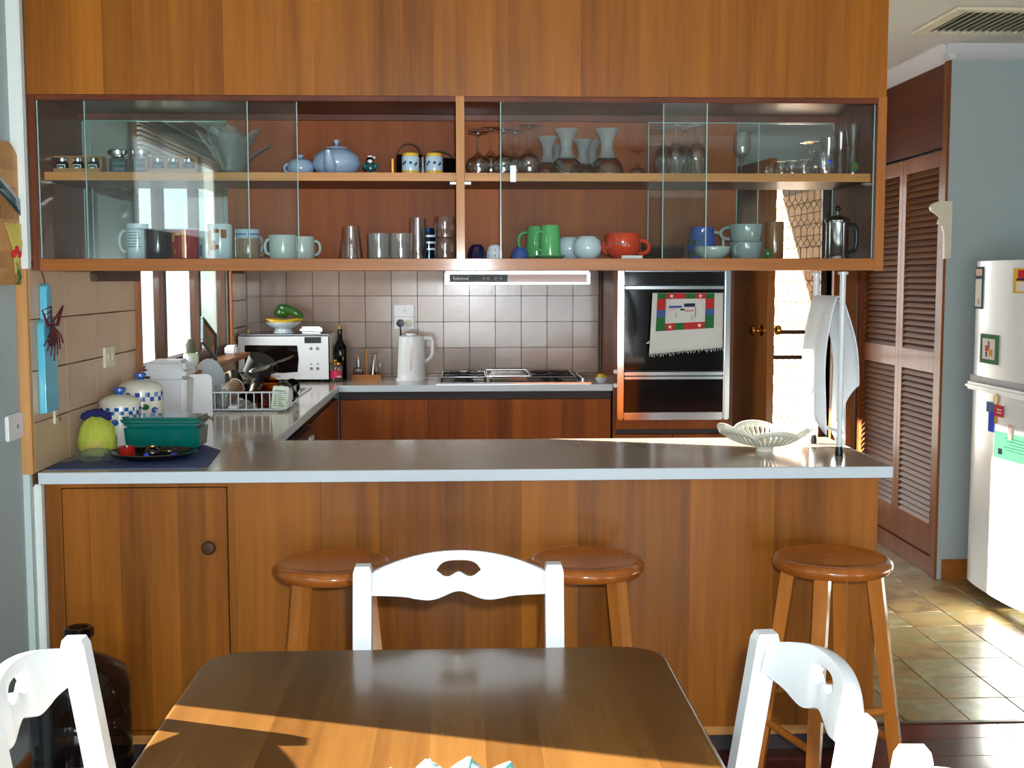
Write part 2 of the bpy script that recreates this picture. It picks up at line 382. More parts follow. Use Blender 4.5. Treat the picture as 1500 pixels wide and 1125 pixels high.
for i in range(-6, 10):
    for j in range(0, 15):
        x0 = 1.675 + (i - 0) * TS; y0 = 3.785 + j * TS
        if x0 < 0.7 or x0 > 3.2: 
            continue
        key = 1
        if key not in tilebox:
            tilebox[key] = MB().box(0.0022, TS - .0022, .0022, TS - .0022, -0.006, 0.0, 0.0015, 1).mesh('floor_tile')
        link('tile', tilebox[key], 'slate', kf, (x0, y0, random.uniform(-0.0006, 0.0006)), (random.uniform(-.002, .002), random.uniform(-.002, .002), 0))
struct(MB().box(-1.5, 3.4, 3.762, 3.784, -0.01, 0.004, 0.002, 1).build('trim_1', 'dark_wood'))
struct(MB().box(-1.6, 3.5, -3.2, 7.1, CEIL, CEIL + .1).build('ceiling', 'ceiling'))

# left wall: dining window (out of frame) and kitchen window openings
WY0, WY1, WZ0, WZ1 = 4.64, 6.42, 1.075, 2.12
DY0, DY1, DZ0, DZ1 = 0.45, 2.285, 0.6, 2.1
b = MB()
for y0, y1, z0, z1 in ((-3.1, DY0, 0, CEIL), (DY0, DY1, 0, DZ0), (DY0, DY1, DZ1, CEIL), (DY1, 3.47, 0, CEIL)): b.box(-1.4, GX, y0, y1, z0, z1)
struct(b.build('wall_left', 'wall'))
b = MB()
for y0, y1, z0, z1 in ((3.47, WY0, 0, CEIL), (WY0, WY1, 0, WZ0), (WY0, WY1, WZ1, CEIL), (WY1, 7.06, 0, CEIL)): b.box(-1.4, -1.256, y0, y1, z0, z1)
lw = struct(b.build('wall_left', 'wall_kitchen'))
me = {}
def lefttile(y0, y1, z0, z1):
    k = (round(y1 - y0, 3), round(z1 - z0, 3))
    if k not in me: me[k] = MB().box(0, .011, .0006, k[0] - .0006, .0018, k[1] - .0018, .0012, 1).mesh('wall_tile')
    link('tile', me[k], 'tile_left', lw, (-1.256, y0, z0))
MB().box(-1.256, -1.2545, 3.49, WY0 - .03, 0.86, 1.515).box(-1.256, -1.2545, WY0 - .03, WY1 + .03, 0.86, 1.05).box(-1.256, -1.2545, WY1 + .03, 6.93, 0.86, 1.515).build('grout', 'grout', lw)
for z0, z1 in ((0.9, 1.046), (1.046, 1.196), (1.196, 1.346), (1.346, 1.496)):
    y = 3.49
    while y < 6.92:
        y2 = min(y + 0.30, 6.928)
        if z1 <= 1.05 or y2 <= WY0 + .05 or y >= WY1 - .02:
            lefttile(y, min(y2, WY0 - .03) if (z1 > 1.05 and y < WY0) else y2, z0, z1)
        elif y < WY1 < y2: lefttile(WY1 + .05, y2, z0, z1)
        y = y2
# strips where the two walls meet, beside the cabinets
struct(MB().box(GX - .002, -1.237, 3.463, 3.494, 1.492, CEIL, 0.003).build('trim_2', 'white_trim'))
struct(MB().box(GX - .002, -1.245, 3.463, 3.492, 0.90, 1.492, 0.003).build('trim_3', 'board_wood'))
struct(MB().box(GX - .002, -1.236, 3.50, 3.53, 0.0, 0.865, 0.003).build('trim_4', 'white_trim'))
struct(MB().box(GX, GX + .018, 2.3, 3.49, 0.0, 0.09, 0.004).build('baseboard_left', 'frame_wood_x'))

# back wall with tiles and door opening
DX0, DX1, DH = 1.47, 2.155, 2.06
b = MB()
for x0, x1, z0, z1 in ((-1.4, DX0, 0, CEIL), (DX0, DX1, DH, CEIL), (DX1, 2.5, 0, CEIL)): b.box(x0, x1, 6.942, 7.06, z0, z1)
bw = struct(b.build('wall_back', 'wall'))
MB().box(-1.245, 0.795, 6.9405, 6.942, 0.86, 1.66).build('grout', 'grout', bw)
tm = {}
xs = [-1.243] + [-0.117 + .15 * k for k in range(-7, 7)]
for c, x0 in enumerate(xs):
    x1 = xs[c + 1] if c + 1 < len(xs) else 0.795
    for z0 in (0.766, 0.916, 1.066, 1.216, 1.366, 1.516):
        zz0 = max(z0, 0.9); h = z0 + .15 - zz0; w = min(x1, 0.795) - x0
        if w < .02: continue
        k = (round(w, 3), round(h, 3))
        if k not in tm: tm[k] = MB().box(.0016, k[0] - .0016, 0, .0115, .0016, k[1] - .0016, .0018, 2).mesh('wall_tile')
        link('tile', tm[k], 'tile', bw, (x0, 6.9295, zz0), (random.uniform(-.006, .006), 0, random.uniform(-.006, .006)))

# right side: closet wall, alcove wall with cornice, side wall, dining back wall
RX = 2.30
cw = struct(MB().box(RX + .16, RX + .22, 5.66, 6.95, 0, CEIL).build('wall_right', 'wall'))
struct(MB().box(RX, RX + .22, 5.64, 5.662, 0, 2.49).box(RX + .22, 3.32, 5.64, 5.72, 0, CEIL).box(RX, RX + .22, 5.64, 5.66, 2.49, CEIL).build('wall_right', 'wall'))
struct(MB().box(3.3, 3.4, -3.1, 5.70, 0, CEIL).build('wall_right', 'wall'))
b = MB()
for x0, x1, z0, z1 in ((-1.4, -1.1, 0, CEIL), (2.3, 3.4, 0, CEIL), (-1.1, 2.3, 0, 0.30), (-1.1, 2.3, 1.52, CEIL)): b.box(x0, x1, -3.1, -3.0, z0, z1)
struct(b.build('wall_front', 'wall'))
struct(MB().prism([(RX, 2.485), (RX, CEIL), (RX - .075, CEIL), (RX - .068, 2.535), (RX - .02, 2.49)], 'Y', 5.60, 6.94)
       .prism([(5.64, 2.485), (5.64, CEIL), (5.565, CEIL), (5.572, 2.535), (5.62, 2.49)], 'X', RX - .05, 3.3).build('trim_5', 'cornice'))
struct(MB().box(RX + .02, 3.3, 5.622, 5.641, 0, .10, .004).build('baseboard_right', 'frame_wood_x'))

# ------------------------------------------------------------------ kitchen window in the left wall
win = struct(MB().box(-1.31, -1.262, WY0, WY1, WZ0, WZ0 + .045).box(-1.31, -1.262, WY0, WY1, WZ1 - .05, WZ1)
             .box(-1.31, -1.262, WY0, WY0 + .07, WZ0, WZ1).box(-1.31, -1.262, WY1 - .02, WY1, WZ0, WZ1).build('window_1', 'dark_wood'))
for y in (5.13, 5.80): MB().box(-1.31, -1.262, y - .018, y + .018, WZ0 + .045, WZ1 - .05, .003).build('mullion', 'dark_wood', win)
for y0, y1 in ((WY0 + .07, 5.112), (5.148, 5.782), (5.818, WY1 - .02)):
    MB().box(-1.288, -1.284, y0, y1, WZ0 + .045, WZ1 - .05).build('pane', 'window_glass', win)
MB().box(-1.40, -1.135, WY0 - .02, WY1 + .02, WZ0 - .022, WZ0, .004).build('sill', 'frame_wood_x', win)
for y0, y1 in ((WY0 - .05, WY0), (WY1, WY1 + .03)): MB().box(-1.245, -1.232, y0, y1, WZ0, WZ1 + .05, .003).build('architrave', 'frame_wood', win)
MB().box(-1.245, -1.232, WY0 - .05, WY1 + .03, WZ1, WZ1 + .06, .003).build('architrave', 'veneer_deep', win)
bl = tag(MB().box(-1.258, -1.236, WY0 + .03, WY1 - .03, 2.06, 2.10, .004).build('venetian_blind', 'dark_wood'), 'dark timber blind drawn up at the top of the kitchen window', 'blind')
for k in range(9): MB().box(-1.260, -1.224, WY0 + .035, WY1 - .035, 1.90 + k * .018, 1.905 + k * .018, .001, 1).build('slat', 'dark_wood', bl)
# dining window frame (behind the camera's left shoulder)
b = MB()
for y0, y1, z0, z1 in ((DY0, DY1, DZ0, DZ0 + .04), (DY0, DY1, DZ1 - .04, DZ1), (DY0, DY0 + .04, DZ0, DZ1)): b.box(-1.38, -1.34, y0, y1, z0, z1)
struct(b.build('window_2', 'white_paint'))
b = MB()
for x0, x1, z0, z1 in ((-1.1, 2.3, .3, .35), (-1.1, 2.3, 1.47, 1.52), (-1.1, -1.05, .3, 1.52), (2.25, 2.3, .3, 1.52), (.57, .63, .3, 1.52)): b.box(x0, x1, -3.08, -3.0, z0, z1)
struct(b.build('added_window', 'white_paint'))  # invented window for the fill lamp, kept low to stay out of pane reflections

# ------------------------------------------------------------------ back door: screen door in the opening, timber leaf swung in
jb = struct(MB().box(DX1, DX1 + .045, 6.90, 7.06, 0, DH + .04).box(DX1 + .045, 2.295, 6.915, 6.942, 0, DH + .06).box(DX0 - .03, DX0, 6.90, 7.06, 0, DH + .04).box(DX0, DX1, 6.90, 7.06, DH, DH + .04).build('trim_6', 'door_wood'))
sd = struct(thing('door_1', 'steel security screen door with diamond grille in the back doorway', None, (DX0, 7.03, 0)))
DW = DX1 - DX0
b = MB()
for x0, x1, z0, z1 in ((0.005, .04, .01, DH - .01), (DW - .04, DW - .005, .01, DH - .01), (.04, DW - .04, .01, .09), (.04, DW - .04, DH - .05, DH - .01)): b.box(x0, x1, -.012, .012, z0, z1, .003, 1)
b.build('screen_frame', 'dark_wood', sd)
for z in (0.985, 1.135): MB().box(.04, DW - .04, -.012, .012, z, z + .024, .003, 1).build('rail', 'dark_wood', sd)
b = MB(); cw_, hh = 0.037, 0.115     # rows of stretched hexagons alternating with diamonds
z = 0.09; row = 0
while z < DH - .06:
    for i in range(int((DW - .08) / cw_) + 1):
        x = .04 + i * cw_
        for s_ in (0, 1):
            xa = x + s_ * cw_ / 2
        # straight run
        if x < DW - .04:
            b.tube([(x, 0, z), (x, 0, z + .055)], .0016, 4)
            xm = min(x + cw_ / 2, DW - .04)
            b.tube([(x, 0, z + .055), (xm, 0, z + .085)], .0016, 4); b.tube([(xm, 0, z + .085), (x, 0, z + .115)], .0016, 4)
            if x - cw_ / 2 > .03:
                b.tube([(x, 0, z + .055), (x - cw_ / 2, 0, z + .085)], .0016, 4); b.tube([(x - cw_ / 2, 0, z + .085), (x, 0, z + .115)], .0016, 4)
    z += .115; row += 1
g = b.build('grille', 'kick', sd)
b = MB().lathe([(0, -.06), (.022, -.058), (.027, -.045), (.022, -.03), (.01, -.025), (.01, 0), (.028, 0), (.028, .006), (0, .006)], mtx=Matrix.Rotation(-PI/2, 3, 'X')); b.build('knob', 'brass', sd, (.34, -.02, 1.17))
ang = math.radians(-82)
ld = struct(thing('door_2', 'brown timber back door swung open into the kitchen', None, (DX0 + .045, 6.90, 0), ang))
MB().box(0, .69, -.02, .02, .012, 2.085, .003, 1).build('leaf', 'door_wood', ld)
for s_ in (-1, 1):
    b = MB().lathe([(.03, 0), (.03, .006), (.011, .01), (.011, .03), (.024, .036), (.028, .05), (.022, .062), (0, .066)], mtx=Matrix.Rotation(-s_ * PI/2, 3, 'X'))
    b.build('knob', 'brass', ld, (.62, s_ * .02, 1.19))

# ------------------------------------------------------------------ closet with louvred bifold leaves
cl = tag(thing('closet', 'tall built-in closet with louvred folding leaves beside the fridge alcove', 'closet', (RX, 0, 0)), kind='structure')
MB().box(0, .02, 5.665, 6.94, 2.09, 2.488, .001, 1).build('head_panel', 'veneer_deep', cl)
MB().box(-.012, .022, 5.643, 5.70, 0, 2.488, .002).build('jamb', 'louvre_frame', cl)
MB().box(-.004, .022, 6.84, 6.90, 0, 2.09, .002).build('jamb', 'louvre_frame', cl)
MB().box(-.004, .03, 5.70, 6.84, 0, .09, .002).build('plinth', 'louvre_frame', cl)
MB().box(.10, .12, 5.70, 6.84, .0, 2.09).build('dark_back', 'dark_wood', cl)
slat = None
ys = [5.705, 6.23, 6.84]
for li in range(2):
    y0, y1 = ys[li], ys[li + 1]
    leaf = MB().box(.0, .028, y0, y0 + .05, .1, 2.075, .002, 1).box(.0, .028, y1 - .05, y1, .1, 2.075, .002, 1).box(.0, .028, y0 + .05, y1 - .05, .1, .25).box(.0, .028, y0 + .05, y1 - .05, 1.0, 1.10).box(.0, .028, y0 + .05, y1 - .05, 2.0, 2.075).build('bifold_leaf', 'louvre_frame', cl)
    w = y1 - y0 - .1
    sm = MB().hexa([(-.004, 0, -.019), (.001, 0, -.021), (.001, w, -.021), (-.004, w, -.019)], [(.022, 0, .017), (.027, 0, .015), (.027, w, .015), (.022, w, .017)]).mesh('slat')
    for z0, z1 in ((.27, .99), (1.12, 1.99)):
        nn = int((z1 - z0) / .030)
        for k in range(nn + 1): link('slat', sm, 'louvre', leaf, (0.002, y0 + .05, z0 + (z1 - z0) * k / nn))
# cream scroll bracket on the corner
sc = [(0, 0), (.012, 0), (.012, .25), (0, .25), (-.004, .262), (-.016, .268), (-.02, .275), (-.018, .24)]
out = [(0.0, 0.0), (.03, 0.0), (.03, .27), (.012, .27)] + [(-.02 + .055 * math.sin(t) * -1, .24 + .03 * math.cos(t)) for t in [0, .5, 1.0, 1.5, 2.0, 2.5]] + [(-.018, .19), (-.03, .185), (-.034, .165), (-.016, .155), (-.004, .12)]
br = link('wall_bracket', plate(out, [], .028, .002), 'cream', None, (2.272, 5.60, 1.555), (PI/2, 0, 0))
tag(br, 'cream painted scroll bracket fixed on the wall corner by the closet', 'bracket')

# ------------------------------------------------------------------ ceiling vent
vt = thing('ceiling_vent', 'grey louvred air vent set in the white ceiling', 'vent', (2.25, 5.08, CEIL))
b = MB()
for x0, x1, y0, y1 in ((-.27, .27, -.25, -.20), (-.27, .27, .20, .25), (-.27, -.21, -.2, .2), (.21, .27, -.2, .2)): b.box(x0, x1, y0, y1, -.014, 0, .004, 1)
b.build('frame', 'cream', vt)
MB().box(-.21, .21, -.2, .2, -.002, 0).build('backing', 'black', vt)
sm = MB().hexa([(-.21, -.006, -.014), (.21, -.006, -.014), (.21, -.003, -.014), (-.21, -.003, -.014)], [(-.21, .006, -.001), (.21, .006, -.001), (.21, .009, -.001), (-.21, .009, -.001)]).mesh('slat')
smv = MB().hexa([(-.006, -.2, -.014), (-.002, -.2, -.014), (-.002, .2, -.014), (-.006, .2, -.014)], [(.006, -.2, -.001), (.01, -.2, -.001), (.01, .2, -.001), (.006, .2, -.001)]).mesh('slat')
for k in range(13): link('slat', smv, 'cream', vt, (-.195 + k * .0325, 0, 0))

# ------------------------------------------------------------------ peninsula and base cabinets
BT = 0.90
pc = thing('peninsula_cabinet', 'long veneered breakfast bar cabinet under the peninsula worktop', 'cabinet', (0, 3.53, 0))
MB().box(-.703, 1.253, 0, .022, .095, .862, .001, 1).build('front_panel', 'veneer', pc)
MB().box(-1.235, -1.188, 0, .022, .095, .862).box(-1.188, -.703, 0, .022, .850, .862).box(-1.188, -.703, 0, .022, .095, .108).build('face_frame', 'veneer', pc)
MB().box(1.231, 1.253, .022, .62, .095, .862).build('end_panel', 'veneer_side', pc); MB().box(-1.235, -1.215, .022, .62, .095, .862).build('end_panel', 'veneer_side', pc)
MB().box(-1.215, 1.231, .60, .62, .095, .862).build('back_panel', 'veneer_dark', pc)
MB().box(-1.215, 1.231, .022, .60, .095, .115).build('bottom_panel', 'veneer_dark', pc)
MB().box(-1.235, 1.253, -.006, .001, .068, .096, .002, 1).build('batten', 'oak_x', pc)
MB().box(-1.22, 1.24, .05, .58, 0, .095).build('plinth', 'kick', pc)
d = MB().box(-1.185, -.706, -.004, .018, .111, .847, .003).build('door', 'veneer', pc)
MB().lathe([(.009, 0), (.009, .012), (.019, .018), (.021, .026), (.016, .033), (0, .036)], mtx=Matrix.Rotation(PI/2, 3, 'X')).build('knob', 'dark_wood', d, (-.755, -.004, .672))

pw_ = tag(MB().box(-1.243, 1.283, 3.505, 4.175, .866, BT, .002, 1).build('worktop', 'worktop'), 'long grey laminate worktop of the breakfast bar with a pale edge', 'worktop')
MB().box(-1.243, 1.285, 3.50, 3.505, .8655, BT - .0003, .001, 1).build('edge_strip', 'worktop_edge', pw_)
MB().box(1.283, 1.287, 3.505, 4.175, .8655, BT - .0003).build('edge_strip', 'worktop_edge', pw_)

# worktop along the window and the back wall, with a cut-out for the sink
kw = tag(MB().box(-1.243, -.67, 4.176, 5.05, .866, BT).box(-1.243, -.67, 6.20, 6.93, .866, BT).box(-1.243, -1.18, 5.05, 6.20, .866, BT).box(-.79, -.67, 5.05, 6.20, .866, BT)
         .box(-.67, .795, 6.355, 6.93, .866, BT).build('worktop', 'worktop'), 'L-shaped grey laminate worktop along the window and tiled wall', 'worktop')
MB().box(-.67, -.665, 4.176, 6.35, .8655, BT - .0003).build('edge_strip', 'worktop_edge', kw)
MB().box(-.67, .795, 6.35, 6.355, .8655, BT - .0003).build('edge_strip', 'worktop_edge', kw)
sk = thing('kitchen_sink', 'stainless steel sink with drainer under the kitchen window', 'sink', (-.985, 5.625, BT))
b = MB()
for x0, x1, y0, y1 in ((-.198, .198, -.58, -.56), (-.198, .198, .545, .58), (-.198, -.175, -.56, .545), (.175, .198, -.56, .545), (-.175, .175, -.02, .06)): b.box(x0, x1, y0, y1, 0, .004, .001, 1)
b.build('rim', 'steel', sk)
for y0, y1, dp in ((-.56, -.02, .012), (.06, .545, .15)):
    b = MB().box(-.175, .175, y0, y1, -dp - .002, -dp).box(-.178, -.175, y0, y1, -dp, .001).box(.175, .178, y0, y1, -dp, .001).box(-.178, .178, y0 - .003, y0, -dp, .001).box(-.178, .178, y1, y1 + .003, -dp, .001)
    b.build('bowl', 'steel', sk)
MB().tube([(-.16, .02, 0), (-.16, .02, .10), (-.14, .03, .12), (-.08, .10, .125), (-.02, .17, .12), (-.01, .18, .10)], .011, 10).build('tap', 'chrome', sk)

lb = thing('sink_cabinet', 'veneered base cabinet running under the kitchen window', 'cabinet', (-.69, 0, 0))
MB().box(-.54, 0, 6.22, 6.36, .1, .835).build('carcass', 'veneer_side', lb); MB().box(-.54, 0, 4.19, 4.55, .1, .835).build('carcass', 'veneer_side', lb); MB().box(-.06, 0, 5.22, 6.22, .1, .70).build('carcass', 'veneer_side', lb)
MB().box(-.54, -.012, 4.19, 6.37, .835, .866).build('recessed_rail', 'kick', lb)  # black recessed rail under the worktop
for y0, y1 in ((5.22, 5.80), (5.80, 6.36)): MB().box(.0, .018, y0 + .002, y1 - .002, .12, .83, .002, 1).build('door', 'veneer_side', lb)
MB().box(-.52, -.05, 4.19, 6.9, 0, .1).build('plinth', 'kick', lb)
dw = thing('dishwasher', 'black dishwasher with a steel trim under the window worktop', 'dishwasher', (-.685, 4.88, 0))
MB().box(-.53, 0, -.32, .32, .1, .83).build('body', 'black', dw)
MB().box(0, .02, -.31, .31, .14, .70, .003).build('door', 'black_gloss', dw)
MB().box(0, .024, -.31, .31, .715, .825, .003).build('control_panel', 'dark_wood', dw)
MB().box(.002, .030, -.31, .31, .700, .714).build('trim', 'steel', dw)
MB().box(.02, .035, .18, .29, .745, .79, .002).build('handle', 'white_plastic', dw)

bc = thing('back_cabinet', 'veneered base cabinet below the cooktop on the back wall', 'cabinet', (0, 6.37, 0))
MB().box(-.665, .79, .02, .55, .1, .866).build('carcass', 'veneer_dark', bc)
MB().box(-.665, .79, .005, .02, .822, .864).build('recessed_rail', 'kick', bc)
for x0, x1 in ((-.66, -.19), (-.19, .79)): MB().box(x0 + .0015, x1 - .0015, -.002, .018, .12, .82, .002, 1).build('door', 'veneer_dark', bc)
MB().box(-.665, .79, .06, .5, 0, .1).build('plinth', 'kick', bc)

ov = thing('oven_tower', 'tall veneered tower cabinet holding the wall oven', 'cabinet', (0, 6.352, 0))
b = MB().box(.797, .817, 0, .58, 0, 2.2).box(1.425, 1.445, 0, .58, 0, 2.2).box(.817, 1.425, .56, .58, 0, 2.2).box(.817, 1.425, .0, .56, 2.15, 2.2)
b.build('carcass', 'veneer_side', ov)
MB().box(.817, 1.425, 0, .02, .657, .712).build('rail', 'veneer_dark', ov)
MB().box(.817, 1.425, .0, .02, 1.515, 2.15).build('upper_door', 'veneer_dark', ov)
MB().box(.80, 1.442, .012, .03, .63, .657).build('gap', 'kick', ov)
for x0, x1 in ((.80, 1.12), (1.12, 1.442)): MB().box(x0 + .001, x1 - .001, -.002, .018, .1, .628, .002, 1).build('door', 'veneer_dark', ov)

on = thing('wall_oven', 'built-in black glass double wall oven with chrome frame', 'oven', (1.12, 6.35, 0))
MB().box(-.298, .298, .0, .45, .715, 1.512).build('body', 'black', on)
b = MB()
for x0, x1, z0, z1 in ((-.302, -.268, .708, 1.512), (.268, .302, .708, 1.512), (-.27, .27, .708, .748), (-.27, .27, 1.500, 1.514)): b.box(x0, x1, -.022, .004, z0, z1, .006, 2)
b.build('chrome_frame', 'chrome', on)
cp_ = MB().box(-.266, .266, -.014, .004, 1.428, 1.50, .002).build('control_panel', 'black_gloss', on)
MB().box(-.235, -.195, -.0155, -.013, 1.446, 1.450).build('lettering', 'grey_plastic', cp_)
d1 = MB().box(-.266, .266, -.02, .004, .972, 1.405, .004).build('oven_door', 'oven_glass', on)
MB().box(-.266, .266, -.036, -.02, 1.408, 1.424, .004).build('handle', 'chrome', d1)
MB().box(-.266, .266, -.028, -.012, .948, .966, .003).build('bar', 'chrome', d1)
d2 = MB().box(-.266, .266, -.02, .004, .752, .925, .004).build('grill_door', 'oven_glass', on)
MB().box(-.266, .266, -.034, -.018, .928, .942, .003).build('handle', 'chrome', d2)
for z in (.885, .96): MB().box(-.322, -.300, -.03, -.004, z, z + .02, .003).build('hinge', 'white_plastic', on)

# the printed tea towel hanging over the oven handle
tw = thing('tea_towel', 'white fringed tea towel with red and green printed border hanging from the oven handle', 'towel', (1.18, 6.298, 0))
TX0, TX1, TZ0, TZ1 = -.195, .195, 1.085, 1.388
def towel(u, v, d=0.0):
    x = TX0 + .012 * v + (TX1 - TX0 - .01) * u + (.012 * (1 - v) * (u - .3))
    z = TZ1 - (TZ1 - TZ0) * (1 - v) - (0.022 * (1 - v) * (.6 - u)) * 1.6
    return Vector((x, -.004 * math.sin(u * 9 + v * 2) - .006 * (1 - v) - d, z))
thicken(MB().sheet(lambda u, v: towel(u, v), 30, 14).build('fabric', 'towel', tw), .0022)
def tpatch(name, mat, u0, u1, v0, v1, nu=4, d=.0032):
    return MB().sheet(lambda a, b_: towel(u0 + (u1 - u0) * a, v0 + (v1 - v0) * b_, d), nu, 3).build(name, matte(mat), tw)
cols = ['dress_red', 'grass_green', 'dress_red', 'sky_print']
k = 0
U = [.07, .20, .33, .46, .60, .74, .87]
for a, b_ in zip(U, U[1:]):
    tpatch('border_print', ['grass_green', 'dress_red', 'dress_red', 'grass_green', 'dress_red', 'grass_green'][k], a, b_, .90, .995); tpatch('border_print', ['grass_green', 'dress_red', 'grass_green', 'dress_red', 'dress_red', 'grass_green'][k], a, b_, .37, .49); k += 1
for u0 in (.07, .745):
    for q, (v0, v1) in enumerate(((.49, .60), (.60, .72), (.72, .81), (.81, .90))): tpatch('border_print', ['grass_green', 'sky_print', 'dress_red', 'dress_red'][q], u0, u0 + .125, v0, v1)
for (u0, u1, v0, v1, mt) in ((.24, .42, .745, .785, 'sky_print'), (.24, .33, .71, .75, 'pale_pink'), (.45, .60, .76, .82, 'ink'), (.46, .58, .685, .70, 'cherry'), (.40, .46, .70, .73, 'ink'), (.60, .615, .56, .76, 'grey_glaze'), (.56, .57, .53, .62, 'grey_glaze'), (.34, .35, .58, .69, 'grey_glaze')):
    tpatch('picture_print', mt, u0, u1, v0, v1, 2, .0036)
star = [(.012 * (1 if i % 2 == 0 else .45) * math.sin(i * PI / 5), .012 * (1 if i % 2 == 0 else .45) * math.cos(i * PI / 5)) for i in range(10)]
sm = plate(star, [], .0006)
for u, v in ((.265, .43), (.67, .43), (.67, .947), (.27, .947)):
    p = towel(u, v, .0046); link('star_print', sm, 'paper', tw, p, (PI/2, 0, 0))
b = MB()
for i in range(42):
    u = i / 41; p = towel(u, 0); q = p + Vector((random.uniform(-.005, .005), -.001, -random.uniform(.008, .02))); b.tube([p, q], .0014, 4)
for i in range(3): 
    p = towel(0, .18 + .02 * i); b.tube([p, p + Vector((-.02, -.002, -.006 * i))], .0016, 4)
tag(b.build('fringe', 'towel', tw), kind='stuff')

# range hood
hd = thing('range_hood', 'slim slide-out range hood above the cooktop with black control strip', 'hood', (.29, 6.42, 1.437))
MB().box(-.385, .385, .016, .505, .0, .10, .003).build('body', 'chrome', hd)
MB().box(-.39, .39, .0, .02, -.004, .062, .004).build('chrome_front', 'chrome', hd)
MB().box(-.365, -.055, -.004, .002, .008, .05, .001).build('control_panel', 'black', hd)
MB().box(-.055, .372, -.004, .002, .008, .05, .001).build('front_strip', 'salmon', hd)
text('Robinhood', .026, 'white_plastic', hd, (-.305, -.005, .029), (PI/2, 0, 0), 'lettering', .72)
b = MB()
for x in (-.185, -.155, -.13, -.105): b.box(x, x + .018, -.0055, -.003, .020, .038, .002, 1)
for i, x in enumerate((-.19, -.166, -.125, -.10)): MB().box(x, x + .018, -.007, -.003, .02, .038, .002, 1).build('switch', 'grey_plastic', hd)
b.bm.free()

# gas cooktop
ck = thing('cooktop', 'steel gas cooktop with black trivets set in the back worktop', 'cooktop', (.265, 6.62, BT))
MB().box(-.415, .415, -.245, .215, 0, .008, .003).build('tray', 'steel', ck)
MB().box(-.418, .418, -.25, -.244, -.002, .010, .002).build('front_trim', 'chrome', ck)
def trivet(x0, x1):
    b = MB()
    y0, y1, z = -.21, .19, .036
    b.tube([(x0, y0, z), (x1, y0, z), (x1, y1, z), (x0, y1, z)], .006, 6, True)
    for yc in (-.11, .09):
        xc = (x0 + x1) / 2
        for a in range(4):
            dx, dy = math.cos(a * PI/2 + PI/4), math.sin(a * PI/2 + PI/4)
            b.tube([(xc + .11 * dx, yc + .09 * dy, z), (xc + .03 * dx, yc + .03 * dy, z + .004)], .005, 6)
        b.tube([(x0, yc, z), (xc - .03, yc, z + .003)], .005, 6); b.tube([(x1, yc, z), (xc + .03, yc, z + .003)], .005, 6)
    for x in (x0, x1):
        for y in (y0, y1): b.tube([(x, y, z), (x, y, .006)], .005, 6)
    return b
trivet(-.385, -.15).build('trivet', 'enamel', ck); trivet(.10, .335).build('trivet', 'enamel', ck)
for x in (-.268, .217):
    for y in (-.11, .09):
        MB().lathe([(.055, .008), (.055, .014), (.035, .018), (.035, .026), (.028, .029), (0, .029)]).build('burner', 'black', ck, (x, y, 0))
MB().box(-.125, .075, -.20, .18, .010, .040, .012).build('griddle', 'gunmetal', ck)
MB().tube([(-.14, -.2, .04), (.09, -.2, .04), (.09, .18, .046), (-.14, .18, .046)], .004, 6, True).build('griddle_rim', 'chrome', ck)
for k in range(5): MB().lathe([(.019, .008), (.018, .026), (.010, .028), (0, .028)]).build('knob', 'chrome', ck, (.378, -.17 + .08 * k, 0))

# ------------------------------------------------------------------ pass-through display cabinet and bulkhead over the peninsula
CY0, CY1 = 3.50, 3.93
dc = thing('display_cabinet', 'pass-through timber display cabinet with sliding glass hung above the breakfast bar', 'cabinet', (0, 0, 0))
MB().box(-1.237, 1.236, CY0, CY0 + .022, 1.986, CEIL - .001).build('bulkhead_panel', 'veneer', dc)
MB().box(-1.237, 1.236, CY1 - .02, CY1, 1.986, CEIL - .001).build('bulkhead_panel', 'veneer_dark', dc)
MB().box(1.214, 1.236, CY0 + .022, CY1 - .02, 1.99, CEIL - .001).build('bulkhead_end', 'veneer_side', dc)
MB().box(-1.215, 1.214, CY0 + .022, CY1 - .02, 1.986, 2.005).build('top_panel', 'veneer_deep', dc)
MB().box(-1.215, 1.214, CY0 + .002, CY0 + .036, 1.970, 1.986, .001, 1).build('top_track', 'veneer_deep', dc)
MB().box(-1.215, 1.214, CY1 - .04, CY1 - .002, 1.966, 1.986, .001, 1).build('top_track', 'veneer_deep', dc)
MB().box(-1.237, -1.215, CY0, CY1, 1.487, 1.986).build('side_panel', 'veneer_side', dc)
MB().box(1.214, 1.236, CY0 + .001, CY1, 1.487, 1.986).build('side_panel', 'veneer_side', dc)
MB().box(1.212, 1.238, CY0 - .002, CY0 + .003, 1.484, 1.99).build('side_edge', 'frame_wood', dc)
MB().box(-.020, .004, CY0 - .002, CY1 - .03, 1.521, 1.986).build('divider', 'oak_z', dc)
MB().box(-1.215, 1.214, CY0 + .004, CY1, 1.488, 1.521).build('bottom_board', 'veneer_deep', dc)
MB().box(-1.215, 1.214, CY0 - .002, CY0 + .004, 1.486, 1.521, .001, 1).build('bottom_rail', 'frame_wood_x', dc)
for x0, x1 in ((-1.213, -.021), (.005, 1.213)):
    sh = MB().box(x0, x1, CY0 + .058, CY1 - .05, 1.749, 1.772).build('shelf', 'veneer_deep', dc)
    MB().box(x0, x1, CY0 + .054, CY0 + .058, 1.7485, 1.7725).build('shelf_lipping', 'oak_x', dc)
    for x in (x0 + .008, x1 - .008):
        MB().box(x - .012, x + .012, CY0 + .07, CY0 + .085, 1.738, 1.749, .002, 1).build('shelf_pin', 'chrome', dc)
for x0, x1 in ((-.755, .40), (.40, .892)): MB().box(x0, x1 - .001, CY1 - .03 + (.012 if x0 > 0 else 0), CY1 - .019 + (.012 if x0 > 0 else 0), 1.521, 1.972).build('back_door', 'veneer_dark', dc)
